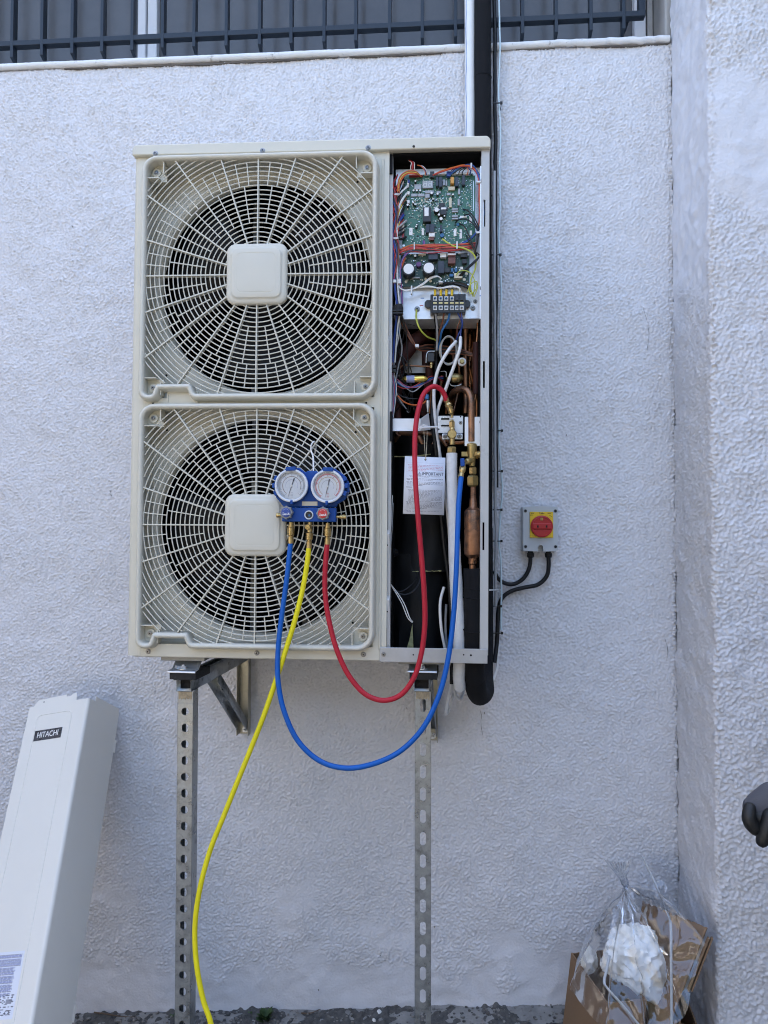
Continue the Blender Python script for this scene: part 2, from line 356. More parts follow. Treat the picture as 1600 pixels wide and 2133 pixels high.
# pilaster: one skin that runs out along the reveal, round the arris and across its front
dp = .0040; L1, L2 = PD, .8; npu = int((L1+L2)/dp); nz2 = int((3.9+.25)/dp); u = np.arange(npu)*dp; zz = z0+np.arange(nz2)*dp
UU, ZP = np.meshgrid(u, zz); m1 = field(npu, nz2, dp, .0100, .0084, 21, 1.2); m2 = field(npu, nz2, dp, .0078, .0075, 22, 1.5); m3 = lowf(npu, nz2, dp, .12, 23); m4 = lowf(npu, nz2, dp, .04, 24)
rev = 1-sstep(L1-.02, L1+.005, UU)
hr = .0024*m2*sstep(-.02, .12, 2.42-ZP+.05*m3)*(.35+.65*sstep(.1, 2.2, ZP))+.0011*m4
q1 = .7*m1+.75*m2+.3*field(npu, nz2, dp, .020, .016, 25)
hf = .0029*(np.maximum(q1, -.55)+.25*np.minimum(q1+.55, 0))+.0007*m4; hf = np.minimum(hf, .0095)
sm = sstep(2.46, 2.56, ZP+.03*m3)*(1-sstep(2.84, 2.98, ZP+.06*m3-.12*(UU-L1)))     # smoothed patch on the pilaster front
hf = hf*(1-.85*sm)+sm*.0007*m4
hp = hr*rev+hf*(1-rev)+.002*m3
rad = .014; s = UU; onR = np.clip(s, 0, L1-rad); ang = np.clip((s-(L1-rad))/(rad*math.pi/2), 0, 1)*math.pi/2; onF = np.maximum(0, s-(L1-rad)-rad*math.pi/2)
xx = XC+rad*(1-np.cos(ang))+onF; yy = -onR-rad*np.sin(ang)
nxx = -np.cos(ang); nyy = -np.sin(ang)
edge_n = np.exp(-((s-L1)/.012)**2)*.0022*m1
grid_obj('pilaster', np.stack([xx+nxx*(hp+edge_n), yy+nyy*(hp+edge_n), ZP], -1), 'stucco', bld)
# the rest of the mass: plain walls outside the picture, above the window and behind, plus added side blockers
b = MB(); b.box(-9, x0+.002, .004, .45, -1, 6.2); b.build('side_wall', 'plaster', bld)
b = MB(); b.box(x0, XC+.02, .0045, .45, 4.75, 6.2); b.build('upper_wall', 'plaster', bld)
b = MB(); b.box(XC+.02, XC+.82, -PD+.02, .45, 3.88, 6.2); b.box(XC+.8, 9, -PD+.012, .45, -1, 6.2); b.build('side_wall', 'plaster', bld)
b = MB(); b.box(2.7, 9, -5.5, -PD, -1, 6.2); b.build('side_blocker', 'blocker_grey', bld)  # unseen block added to cut sky light from the right
b = MB(); b.box(-9, -3.7, -7, -.002, -1, 4.6); b.build('side_blocker', 'blocker_grey', bld)  # unseen block added to shape the light from the left
b = MB(); b.box(-9, 9, .45, 5, -1, 6.2); b.build('building_core', 'plaster', bld)
b = MB(); b.box(x0, XC+.02, .03, .45, -.4, 3.21); b.build('wall_core', 'plaster', bld)
# sill: a lumpy painted lip over a crack
nS = 420; pts = []; prof = [(.05, -.003), (-.008, -.004), (-.014, .000), (-.017, .007), (-.013, .016), (-.004, .020), (.10, .021)]
sx = np.linspace(x0, XC-.006, nS); rs = np.random.RandomState(5)
def n1d(k, seed): return np.array([noise.noise(Vector((x*k, seed, 0))) for x in sx])
na, nb_, nc = n1d(6, 1.), n1d(30, 2.), n1d(80, 3.)
pos = np.zeros((len(prof), nS, 3))
for i, (py_, pz_) in enumerate(prof):
    f = 1 if 0 < i < 6 else .2
    lump = sstep(.2, .78, sx)*.9
    pos[i, :, 0] = sx; pos[i, :, 1] = py_+f*(.003*na+.0025*nb_*(1+lump*1.5)+.0012*nc); pos[i, :, 2] = sillz(sx)+pz_+.002+f*(.004*na+.003*nb_*(1+lump*2)+.0015*nc)*(1 if pz_ > 0 else .8)
grid_obj('window_sill', pos[::-1], 'sill_paint', bld)
# dark crack under the sill where the render has come away
for (xa, xb, ta) in ((-1.32, -.34, .010), (-.30, .02, .005), (.27, .40, .004), (.52, .78, .006)):
    n = 40
    up_ = [(xa+(xb-xa)*i/n, sillz(xa+(xb-xa)*i/n)-.004) for i in range(n+1)]
    dn = [(x, z-ta*(.35+.9*abs(noise.noise(Vector((x*22, 4, 0)))))*math.sin(math.pi*(.03+.94*i/n))-.002) for i, (x, z) in enumerate(up_)]
    b = MB().prism(up_+dn[::-1], -.0062, .004); b.build('crack', 'wall_crack', bld)
# hairline crack up the inner corner
pc = [(XC-.012+.010*noise.noise(Vector((z*9, 0, 3)))+.004*noise.noise(Vector((z*40, 0, 3))), -.0045, z) for z in np.linspace(1.9, 3.15, 120)]
b = MB(); b.tube(pc, [.0002+.0026*max(0, noise.noise(Vector((p[2]*6, 7, 0)))-.25) for p in pc], 5); b.build('crack', 'wall_crack', bld)

# hairline cracks in the render and a few chips
for pts in ([(1000, 1478), (1003, 1490), (1002, 1505), (1005, 1530)], [(1385, 1330), (1391, 1350), (1389, 1376)], [(1340, 640), (1352, 690), (1348, 730)]):
    ps = catmull([P(a_, c_, -.0035) for a_, c_ in pts], 8); ps = [p+Vector((.0015*noise.noise(p*60), 0, .0015*noise.noise(p*47))) for p in ps]
    b = MB(); b.tube(ps, [.0003+.0009*abs(noise.noise(p*30)) for p in ps], 5); b.build('crack', 'wall_crack', bld)
for a_, c_ in ((229, 1022), (231, 1030), (847, 1474), (1009, 1484), (150, 470), (1180, 905), (663, 2061), (792, 1990), (905, 1930)):
    p = P(a_, c_, -.004); b = MB(); b.tube([p, p+Vector((.002, 0, -.006))], [.0016, .0006], 6); b.build('chip', 'wall_crack', bld)

# ---- window behind the bars
WY = .13
win = empty('window', (0, WY, 3.3)); win.parent = bld
win['label'] = 'dusty dark window with a white mullion'
def wbox(name, x0_, x1_, y0_, y1_, za, zb, m, bev=.003):
    b = MB(); b.box(x0_, x1_, y0_, y1_, za, zb); b.v = [v-Vector((0, WY, 3.3)) for v in b.v]; return b.build(name, m, win, bevel=bev)
def wx(px): return P(px, 60, WY).x
zl = 3.2; zu = 4.75
mull0, mull1 = wx(288), wx(326)
wbox('pane', x0, mull0, WY+.03, WY+.036, zl, zu, 'pane', 0)
wbox('pane', mull1, wx(1324), WY+.03, WY+.036, zl, zu, 'pane', 0)
wbox('mullion', mull0, mull0+.030, WY-.006, WY+.05, zl, zu, 'frame_white'); wbox('mullion', mull0+.033, mull1, WY+.004, WY+.05, zl, zu, 'frame_white')
wbox('frame', wx(1322), wx(1346), WY, WY+.05, zl, zu, 'frame_white'); wbox('frame', wx(1350), wx(1362), WY+.008, WY+.05, zl, zu, 'jamb')
wbox('frame', x0, mull0-.002, WY+.002, WY+.05, zl, sillz(-1.4)+.035, 'frame_white'); wbox('frame', mull1+.002, wx(1320), WY+.002, WY+.05, zl, sillz(0)+.035, 'frame_white')
wbox('jamb', wx(1364), XC+.03, .012, WY+.08, zl, zu, 'jamb', .006)
wbox('room_back', x0, XC, WY+.26, WY+.28, zl, zu, 'shade_black', 0)
b = MB(); b.box(x0, XC, .02, .44, 3.19, 3.225); b.build('sill_board', 'frame_white', bld)

# ---- security grille
GY = .028
gr = empty('window_grille', P(660, 60, GY), 'dark blue-grey steel bar grille in front of the high window', 'window grille'); go = gr.location
bars = [(28, 131), (90, 126), (153, 122.5), (215, 119), (277.5, 116), (340.5, 111), (406, 109), (473, 107), (542, 104.5), (607.5, 102), (676, 99), (742, 96.5), (812, 94), (880, 91.5), (949, 88.5), (1018, 86), (1088, 82), (1158, 79.5), (1230, 75), (1298, 72)]
for px, py in bars:
    c = P(px, py, GY); b = MB(); b.box(-.0058, .0058, -.0145, .0145, 0, 1.4)
    for v in b.v:
        if v.z == 0 and v.y < 0: v.z = .012                       # slanted cut at the lower end
    b.build('bar', 'bar_paint', gr, bevel=.0012).location = c-go
for k in (1, 2, 3):
    c = P(28, 131, GY)-Vector((.108*k, 0, .006*k)); b = MB(); b.box(-.0058, .0058, -.0145, .0145, 0, 1.4); b.build('bar', 'bar_paint', gr, bevel=.0012).location = c-go
ra, rb = P(0, 96, GY), P(1343, 32, GY); rd = (rb-ra).normalized()
ra2 = ra-rd*.4
b = MB(); b.obox((ra2+rb)/2-go, rd*((rb-ra2).length/2), Vector((0, .0135, 0)), Vector((0, 0, .0095))); b.build('rail', 'bar_paint', gr, bevel=.0012)
c = P(1336, 30, GY); b = MB(); b.box(-.0105, .0105, -.0138, .0138, -.0095, 1.3); b.build('end_post', 'bar_paint', gr, bevel=.0012).location = c-go
b = MB(); b.box(-2.0, c.x, GY-.0095, GY+.0095, 4.2, 4.225); b.v = [v-go for v in b.v]; b.build('rail', 'bar_paint', gr, bevel=.0012)
for zz_ in (4.2,):
    for xx_ in (-1.5, c.x-.02):
        b = MB(); b.cyl(Vector((xx_, GY, zz_))-go, Vector((xx_, WY+.06, zz_))-go, .006); b.build('fixing_pin', 'bar_paint', gr)
b = MB(); b.cyl(rb-rd*.05-go, P(1343, 32, GY)-rd*.05+Vector((0, WY-GY+.02, 0))-go, .006); b.build('fixing_pin', 'bar_paint', gr)

# ================================================================== outdoor unit
unit = empty('outdoor_unit', (0, 0, 0), 'cream two-fan outdoor air conditioning unit with its service bay open', 'air conditioner')
unit.matrix_world = UM
def part(b, name, m, **k): return b.build(name, m, k.pop('parent', unit), **k)
def sub(b, name, m, par, **k): return b.build(name, m, par, **k)
def dup(o, parent, loc=(0, 0, 0), rot=None):
    c = o.copy(); COL.objects.link(c); c.parent = parent; c.location = loc
    if rot: c.rotation_euler = rot
    return c
k_ = W/745.0
XB = U(809, 700, 0).x                # right edge of the fan front
XO = U(816, 700, 0).x                # left edge of the open bay
XR = U(1002, 700, 0).x               # right edge of the open bay
# --- casing
poly = fillet([(-.009, H-.027, .003), (-.009, H+.002, .014), (W+.005, H+.002, .014), (W+.005, H-.030, .003)])
part(MB().prism(poly, -.013, D+.006), 'top_cover', 'cream', bevel=.003)
arc = [(0, D)]+[(.014-.014*math.cos(a), .014-.014*math.sin(a)) for a in np.linspace(0, math.pi/2, 7)]+[(.034, 0), (.034, .012), (.030, .012), (.030, .003)]
inner = [(.0025+max(0, p[0]), p[1]+.0025) for p in arc[:8]]
pl = arc[:9]+[(.034, .0025)]+[(.0165, .0025)]+[(.0025, .016), (.0025, D)]
part(MB().plan([(p_[0]-.008, p_[1]) for p_ in pl], .004, H-.026), 'left_panel', 'cream', wn=True)
b = MB(); b.box(.003, W-.003, D-.002, D, .004, H-.02); part(b, 'back_panel', 'shade_black')
b = MB(); b.box(XB-.012, XB-.010, .03, D-.003, .01, H-.03); part(b, 'partition', 'shade_black')
b = MB(); b.box(.004, .006, .05, D-.003, .01, H-.03); b.box(.004, XB-.012, .05, D-.003, H-.034, H-.030); b.box(.004, W-.004, .05, D-.003, .008, .012); part(b, 'fan_shade_sheets', 'shade_black')  # shade of the fan chamber put in as black sheets
b = MB(); b.box(XO, XR+.004, .004, D-.003, H-.036, H-.031); b.box(XO+.0002, XO+.003, .07, D-.003, .02, H-.036); b.box(XR-.001, XR+.002, .07, D-.003, .02, H-.036); b.box(XO+.003, XR-.001, .062, .064, U(900, 352, .062).z, H-.036); part(b, 'bay_shade_sheets', 'shade_black')  # black sheets standing in for the deep shade inside the bay

# fan grilles: measured openings
GD = -.018
def opening(l, r, t, bo, cx, cy):
    return dict(L=U(l, cy, GD).x, R=U(r, cy, GD).x, T=U(cx, t, GD).z, B=U(cx, bo, GD).z, cx=U(cx, cy, GD).x, cz=U(cx, cy, GD).z)
ops = [opening(304, 776, 331, 821, 536, 572), opening(297, 771, 851, 1342, 533, 1094)]
# front plate: seven strips round the two openings
fp = MB(); e = .006; zt, zb_ = H-.0275, .003
A, Bq = ops
xl = min(A['L'], Bq['L'])-e; xr = max(A['R'], Bq['R'])+e
fp.box(.0262, xl, 0, .012, zb_, zt); fp.box(xr, XB, 0, .012, zb_, zt)
fp.box(xl, xr, .0006, .012, zb_, Bq['B']-e); fp.box(xl, xr, .0006, .012, Bq['T']+e, A['B']-e); fp.box(xl, xr, .0006, .012, A['T']+e, zt)
part(fp, 'front_panel', 'cream')
# long shallow groove beside the bay and the raised vertical rib
b = MB(); b.tube([(xr+.019, -.0005, .03), (xr+.019, -.0005, H-.05)], .0035, 8); part(b, 'rib', 'cream')
# carrying handle: recessed pocket in the middle strip
ha, hb = U(351, 840, 0), U(411, 818, 0)
b = MB(); b.box(ha.x-.004, hb.x+.004, -.003, .0, hb.z, hb.z+.004); b.box(ha.x-.004, hb.x+.004, -.003, 0, ha.z-.004, ha.z); b.box(ha.x-.004, ha.x, -.003, 0, ha.z, hb.z); b.box(hb.x, hb.x+.004, -.003, 0, ha.z, hb.z)
b.box(ha.x, hb.x, -.0014, -.0008, ha.z, hb.z)
part(b, 'handle_pocket', 'cream', bevel=.001)

def fan_grille(o, idx):
    L_, R_, T_, B_, cx, cz = o['L'], o['R'], o['T'], o['B'], o['cx'], o['cz']
    gsub = empty('fan_grille', (cx, GD, cz)); gsub.parent = unit; off = Vector((cx, GD, cz))
    nx0, nx1, nx2, nx3 = L_+.025, L_+.035, L_+.127, L_+.139; nh = .026
    # moulded rim swept round the opening
    path = fillet([(L_, T_, .030), (R_, T_, .030), (R_, B_, .034), (nx3, B_, .006), (nx2, B_+nh, .007), (nx1, B_+nh, .007), (nx0, B_-.002, .008), (L_, B_-.002, .026)], 7)
    prof = [(-.001, .013), (-.0015, -.022), (.001, -.0285), (.006, -.0305), (.010, -.029), (.0135, -.023), (.0165, .004), (.0165, .013)]
    n = len(path); vs = []; 
    for i in range(n):
        a, c = path[i-1], path[(i+1) % n]; t = (c-a).normalized(); nr = Vector((-t.y, t.x))      # clockwise path: left side is outside
        for (q, d) in prof: p = path[i]+nr*q; vs.append(Vector((p.x, d, p.y))-off)
    m = len(prof); fs = [(i*m+j, ((i+1) % n)*m+j, ((i+1) % n)*m+j+1, i*m+j+1) for i in range(n) for j in range(m-1)]
    sub(MB().add(vs, fs), 'rim', 'cream_plastic', gsub, ang=50, wn=True)
    def inside(x, z):
        if not (L_-.001 <= x <= R_+.001 and B_-.001 <= z <= T_+.001): return False
        if x < nx3-.004 and z < B_+nh+.002: return False
        return True
    # rings
    ring_r = [.090+.01256*k for k in range(24)]
    for k, r in enumerate(ring_r):
        N = 120; b = MB(); full = all(inside(cx+r*math.cos(2*math.pi*i/N), cz+r*math.sin(2*math.pi*i/N)) for i in range(N))
        if full: b.tube([(r*math.cos(2*math.pi*i/N), 0, r*math.sin(2*math.pi*i/N)) for i in range(N)], .0016, 5, closed=True, flat=1.0)
        else:
            run = []; N = 240; ok = [inside(cx+r*math.cos(2*math.pi*i/N), cz+r*math.sin(2*math.pi*i/N)) for i in range(N)]
            s0 = ok.index(False) if False in ok else 0
            for j in range(N+1):
                i = (s0+j) % N
                if ok[i] and j < N: run.append((r*math.cos(2*math.pi*i/N), 0, r*math.sin(2*math.pi*i/N)))
                else:
                    if len(run) > 2: sub(MB().tube(run, .0016, 5), 'ring', 'cream_plastic', gsub)
                    run = []
        if b.v: sub(b, 'ring', 'cream_plastic', gsub)
    def lim(a, rm):
        r = .06
        while r < rm and inside(cx+(r+.002)*math.cos(a), cz+(r+.002)*math.sin(a)): r += .002
        return r
    def spoke(a, ra, rb, th, d0, d1):
        c, s = math.cos(a), math.sin(a); X_ = Vector((c, 0, s)); Z_ = Vector((-s, 0, c)); b = MB()
        b.obox(X_*((ra+rb)/2)+Vector((0, (d0+d1)/2, 0)), X_*((rb-ra)/2), Vector((0, (d1-d0)/2, 0)), Z_*th); return b
    for k in range(20):
        a = math.pi/2+k*math.pi/10; sub(spoke(a, .06, lim(a, .385), .0017, -.0035, .012), 'spoke', 'cream_plastic', gsub)
        a2 = a+math.pi/20; sub(spoke(a2, .1405, .240, .0012, -.0015, .003), 'thin_spoke', 'cream_plastic', gsub)
        for q in (1/3., 2/3.):
            a3 = a+q*math.pi/10; rb = lim(a3, .304)
            if rb > .25: sub(spoke(a3, .2405, rb, .0012, -.0015, .003), 'thin_spoke', 'cream_plastic', gsub)
    # cap over the motor: rounded square with a raised plate
    def cap_ring(hs, d, rr): return [Vector((p.x, d, p.y)) for p in fillet([(-hs, hs, rr), (hs, hs, rr), (hs, -hs, rr), (-hs, -hs, rr)], 6)]
    lev = [(.081, .006, .024), (.0815, -.004, .024), (.079, -.0095, .024), (.072, -.0118, .022), (.068, -.0122, .020), (.0665, -.0150, .019), (.064, -.0165, .018), (.0535, -.0176, .016), (.0528, -.0169, .0158), (.0518, -.0169, .0156), (.0510, -.0178, .0154), (.02, -.0186, .006)]
    vs = []; 
    for hs, d, rr in lev: vs += cap_ring(hs, d, rr)
    m = len(vs)//len(lev); fs = [(i*m+j, i*m+(j+1) % m, (i+1)*m+(j+1) % m, (i+1)*m+j) for i in range(len(lev)-1) for j in range(m)]+[tuple(range((len(lev)-1)*m, len(lev)*m))]
    sub(MB().add(vs, fs), 'motor_cap', 'cream_plastic', gsub, ang=60, wn=True)
    # corner bosses with their screws
    for sx_, sz_, X_, Z_ in ((1, -1, L_, T_), (-1, -1, R_, T_), (1, 1, L_, B_), (-1, 1, R_, B_)):
        b = MB(); b.box(min(X_, X_+sx_*.045), max(X_, X_+sx_*.045), .006, .012, min(Z_, Z_+sz_*.045), max(Z_, Z_+sz_*.045))
        b.box(X_+sx_*.045-.0012, X_+sx_*.045+.0012, -.02, .008, min(Z_, Z_+sz_*.032), max(Z_, Z_+sz_*.032)); b.box(min(X_, X_+sx_*.032), max(X_, X_+sx_*.032), -.02, .008, Z_+sz_*.045-.0012, Z_+sz_*.045+.0012)
        b.lathe([(.012, .006), (.012, .001), (.010, .0)], (X_+sx_*.018, 0, Z_+sz_*.022), (0, 1, 0), 16)
        b.v = [v-off for v in b.v]; sub(b, 'corner_boss', 'cream', gsub)
        SCREWS.append((X_+sx_*.018, -.001, Z_+sz_*.022, gsub, off))
    # shroud with the round mouth behind the bars
    rh = .262; b = MB(); N = 96; rect = []
    x0_, x1_, z0_, z1_ = L_-e-cx, R_+e-cx, B_-e-cz, T_+e-cz; hole = []
    for i in range(N):
        a = 2*math.pi*i/N; c, s = math.cos(a), math.sin(a)
        t = min((x1_ if c > 0 else x0_)/c if abs(c) > 1e-6 else 9, (z1_ if s > 0 else z0_)/s if abs(s) > 1e-6 else 9)
        rect.append(Vector((c*t, .072, s*t)))
        hole.append((c, s))
    rr_ = [(.3150, .072), (.3095, .0725), (.3040, .076), (.3000, .083), (.2975, .091), (.2970, .102)]
    vs = list(rect)
    for r, d in rr_: vs += [Vector((c*min(r, rect[i].length-.003), d, s*min(r, rect[i].length-.003))) for i, (c, s) in enumerate(hole)]
    fs = [(j*N+i, j*N+(i+1) % N, (j+1)*N+(i+1) % N, (j+1)*N+i) for j in range(len(rr_)) for i in range(N)]
    shr = MB().add(vs, fs); 
    # side walls of the box between front plate and shroud
    shr.box(x0_-.002, x0_, -.006+.018, .09, z0_, z1_); shr.box(x1_, x1_+.002, .012, .09, z0_, z1_); shr.box(x0_, x1_, .012, .09, z1_, z1_+.002); shr.box(x0_, x1_, .012, .09, z0_-.002, z0_)
    sh = shr.build('fan_shroud', 'cream', unit, ang=50); sh.location = (cx, 0, cz)
    # fan: hub and three broad blades
    fn = empty('fan', (cx, .14, cz)); fn.parent = unit
    sub(MB().lathe([(.0, -.045), (.05, -.045), (.072, -.03), (.078, .02), (.078, .05)], (0, 0, 0), (0, 1, 0), 32), 'hub', 'blade', fn)
    for q in range(3):
        a0 = q*2*math.pi/3+.5+idx*.7; vs = []; fs = []; NR, NA = 6, 14
        for i in range(NR):
            r = .07+(.278-.07)*i/(NR-1)
            for j in range(NA):
                t = j/(NA-1); a = a0+(t-.5)*(1.25+.25*i/(NR-1))+.25*i/(NR-1)
                vs.append(Vector((r*math.cos(a), (t-.5)*.075*(1-.25*i/(NR-1))-.02*math.sin(math.pi*t), r*math.sin(a))))
        fs = [(i*NA+j, i*NA+j+1, (i+1)*NA+j+1, (i+1)*NA+j) for i in range(NR-1) for j in range(NA-1)]
        sub(MB().add(vs, fs), 'blade', 'blade', fn, solid=.003)
    b = MB(); b.lathe([(.055, .05), (.055, .15)], (cx, .14, cz), (0, 1, 0), 24); part(b, 'fan_motor', 'blade')
    for q in (-.075, .085): b = MB(); b.box(cx+q-.008, cx+q+.008, .27, .282, B_-.02, T_+.02); part(b, 'motor_bracket', 'galv_dark')
SCREWS = []
for i_, o_ in enumerate(ops): fan_grille(o_, i_)
# heat exchanger wrapped round the back, seen only as dark fins
b = MB(); 
for i in range(90): x = .02+i*(XB-.04)/90; b.box(x, x+.0016, .318, .345, .03, H-.05)
o_ = part(b, 'heat_exchanger_fins', 'coil', smooth=False); o_['kind'] = 'stuff'

# --- screws share one mesh
b = MB(); b.lathe([(.0072, 0), (.0072, -.0012), (.0056, -.0014), (.0054, -.0034), (.0040, -.0046), (.0022, -.0046), (.0018, -.0030), (.0001, -.0030)], (0, 0, 0), (0, 1, 0), 14)
b.box(-.0028, .0028, -.0049, -.0028, -.0006, .0006, 1); b.box(-.0006, .0006, -.0049, -.0028, -.0028, .0028, 1)
screw0 = part(b, 'screw', ['screw', 'slot'])
sc_mesh = screw0.data; bpy.data.objects.remove(screw0)
def screw(p, parent=unit, off=Vector((0, 0, 0)), s=1.0):
    o = link('screw', sc_mesh, parent); o.location = Vector(p)-off; o.scale = (s, s, s); o.rotation_euler = (0, random.uniform(0, 3), 0); return o
for x, y, z, g_, off in SCREWS: screw((x, y, z), g_, off, .85)
for px, py, d in ((324, 320, -.013), (547, 314, -.013), (767, 308, -.013), (309, 1357, 0), (535, 1360, 0), (757, 1363, 0)): screw(U(px, py, d))
b = MB(); p = U(862, 305, -.0132); b.cyl(p, p+Vector((0, -.0006, 0)), .0035); part(b, 'screw_hole', 'slot')
for px, py in ((319, 840), (763, 839)): b = MB(); p = U(px, py, 0); b.cyl(p+Vector((0, .0005, 0)), p-Vector((0, .0006, 0)), .0026); part(b, 'screw_hole', 'slot')
for px, py in ((347, 782), (745, 379), (348, 896), (741, 900), (340, 1292), (735, 1297)): p = U(px, py, .0718); b = MB(); b.cyl(p, p+Vector((0, -.0012, 0)), .0032, n=10); part(b, 'screw_hole', 'slot')

# --- service bay frame
def ub(b, xa, xb, d0, d1, ya, yb):
    """box between photo rows ya (upper) and yb (lower) and columns xa, xb, measured on its front face"""
    p, q = U(xa, yb, d0), U(xb, ya, d0); b.box(p.x, q.x, d0, d1, p.z, q.z); return b
zt_, zb2 = H-.028, .026
b = MB(); b.box(XB+.0006, XO, .010, .0125, zb2, zt_); b.box(XO-.0014, XO, .0125, .06, zb2, zt_); part(b, 'bay_flange', 'cream_grey')
for ya, yb in ((370, 445), (700, 768), (1103, 1168), (1240, 1308)):
    b = MB(); p = U(803, yb, .01); q = U(812, ya, .01)
    b.hexa([(p.x, .0105, p.z), (q.x, .0105, p.z), (p.x, .012, p.z), (q.x, .012, p.z), (p.x, .0015, q.z-.012), (q.x, .0015, q.z-.012), (p.x, .012, q.z), (q.x, .012, q.z)]); part(b, 'catch_tab', 'cream_grey', bevel=.001)
    p = U(807, ya+(yb-ya)*.5, .0055); b = MB(); b.cyl(p+Vector((0, .001, 0)), p-Vector((0, .001, 0)), .002, n=10); part(b, 'screw_hole', 'slot')
for px, py in ((808, 342), (806, 554), (805, 692), (803, 884), (803, 973), (801, 1315), (799, 1363)): screw(U(px, py, .0095 if py < 1350 else -.0085), s=.85)
for ya, yb in ((321, 361), (857, 919)): b = MB(); ub(b, 812, 818, .004, .0095, ya, yb); part(b, 'seal_strip', 'foam')
# right side: flange with slots, built as strips so the slots are open
slots = [(416, 472), (752, 808), (1088, 1146)]
zs = [(U(1012, b_, 0).z, U(1012, a_, 0).z) for a_, b_ in slots]
xs0, xs1 = XR+.0055, XR+.0105
b = MB(); b.box(XR, xs0, 0, .002, zb2, zt_); b.box(xs1, W+.003, 0, .002, zb2, zt_)
cuts = sorted([zb2]+[z for s_ in zs for z in s_]+[zt_])
for i in range(0, len(cuts), 2): b.box(xs0, xs1, 0, .002, cuts[i], cuts[i+1])
b.box(XR, XR+.002, .002, .03, zb2, zt_); part(b, 'right_flange', 'cream_grey')
b = MB(); b.box(W+.0005, W+.003, .002, D, .02, zt_); part(b, 'right_panel', 'cream')
b = MB(); b.box(XR+.003, W-.004, .02, .022, zb2, zt_); part(b, 'slot_backing', 'shade_black')
# base pan with its lip under the bay
xb0 = U(791, 1365, -.006).x; pz = U(900, 1350, -.006).z
b = MB(); b.box(xb0, W+.001, -.008, -.0055, .0, pz); b.box(xb0, W+.001, -.0055, D-.01, .0, .0025); b.box(W-.0015, W+.001, -.0055, D-.01, .0025, pz); part(b, 'base_pan', 'pan_grey', bevel=.0012)
b = MB(); b.box(.01, xb0, .012, D-.01, -.001, .002); part(b, 'base_pan', 'cream_grey')
for px, py in ((966, 1364), (981, 1365), (861, 1364)): p = U(px, py, -.0082); b = MB(); b.cyl(p, p-Vector((0, .0006, 0)), .0028 if px > 970 else .002, n=10); part(b, 'screw_hole', 'slot')
p = U(835, 1357, -.002); b = MB(); b.box(p.x-.022, p.x+.018, -.004, .03, p.z-.003, p.z+.003); part(b, 'floor_clip', 'zinc', bevel=.001)

# --- electrical plate
PDp = .055
b = MB(); ub(b, 823, 1003, PDp, PDp+.0015, 349, 664); q = U(823, 664, PDp); r_ = U(1003, 664, PDp); b.box(q.x, r_.x, PDp, PDp+.10, q.z-.0015, q.z)
part(b, 'electrical_plate', 'white_steel')
b = MB(); ub(b, 999, 1009, .006, .0075, 345, 664); part(b, 'plate_edge', 'white_steel', bevel=.0005)
b = MB(); q = U(1003, 400, PDp); b.box(q.x-.001, q.x+.001, .008, PDp, U(1003, 664, PDp).z, U(1003, 349, PDp).z); part(b, 'plate_return', 'white_steel')
for px, py in ((1005, 376), (1004, 600)): screw(U(px, py, .006), s=.85)
screw(U(869, 644, PDp), s=1.1); screw(U(985, 642, PDp), s=1.0); screw(U(990, 628, PDp), s=.8)
for px, py, c in ((880, 621, 'w_sky'), (1003, 616, 'w_sky'), (878, 636, 'w_red')): b = MB(); p = U(px, py, PDp-.0004 if px < 990 else .0056); b.box(p.x-.005, p.x+.005, p.y, p.y+.0003, p.z-.001, p.z+.001); part(b, 'paint_mark', c)

# ---- boards
def board(name, xa, xb, ya, yb, m, d=.036):
    b = MB(); ub(b, xa, xb, d, d+.0018, ya, yb); o = part(b, name, m); 
    for x_, y_ in ((xa+3, ya+3), (xb-3, ya+3), (xa+3, yb-3), (xb-3, yb-3)):
        p = U(x_, y_, d); b = MB(); b.lathe([(.0035, -.0004), (.0035, -.0016), (.001, -.002)], p, (0, 1, 0), 10); b.cyl(p+Vector((0, .0018, 0)), p+Vector((0, .019, 0)), .0025, n=8); sub(b, 'standoff', 'solder', o)
    return o
ZD = .036
def z1(px_, py_): return 790+px_/6.154, 300+py_/6.154       # zoomed reading of the upper board
def z2(px_, py_): return 790+px_/6.154, 500+py_/6.154
def comp(par, name, rd_, x0_, x1_, y0_, y1_, h_, m, bev=.0006):
    a = rd_(x0_, y1_); c = rd_(x1_, y0_); b = MB(); p, q = U(a[0], a[1], ZD), U(c[0], c[1], ZD); b.box(p.x, q.x, ZD-h_, ZD, p.z, q.z); return sub(b, name, m, par, bevel=bev, bseg=1)
def can(par, rd_, cx, cy, r, h_, ms=('chip', 'comp_white'), name='capacitor'):
    a = rd_(cx, cy); p = U(a[0], a[1], ZD); r = r/6.154*k_; b = MB()
    b.lathe([(r, 0), (r, -h_), (r*.93, -h_-.0008)], p, (0, 1, 0), 20); nf = len(b.f)
    b.lathe([(r*.86, -h_-.0008), (r*.85, -h_-.0012)], p, (0, 1, 0), 20, mi=1); return sub(b, name, list(ms), par)
mb = board('main_board', 838, 990, 361, 515, 'pcb')
mb['label'] = 'green main circuit board crowded with parts'
for a_ in ((385, 560, 400, 420), (575, 640, 385, 410), (718, 782, 385, 410), (788, 850, 385, 410), (930, 992, 385, 410), (1005, 1065, 385, 410), (1072, 1168, 385, 410)): comp(mb, 'connector', z1, *a_, .010, 'comp_white')
comp(mb, 'connector', z1, 652, 706, 375, 450, .012, 'chip'); comp(mb, 'connector', z1, 862, 918, 375, 440, .012, 'w_blue'); comp(mb, 'connector', z1, 385, 560, 418, 432, .011, 'comp_red')
for a_ in ((725, 760, 450, 570), (765, 810, 450, 580), (970, 1015, 450, 570), (1058, 1098, 430, 555)): comp(mb, 'relay', z1, *a_, .015, 'comp_slate')
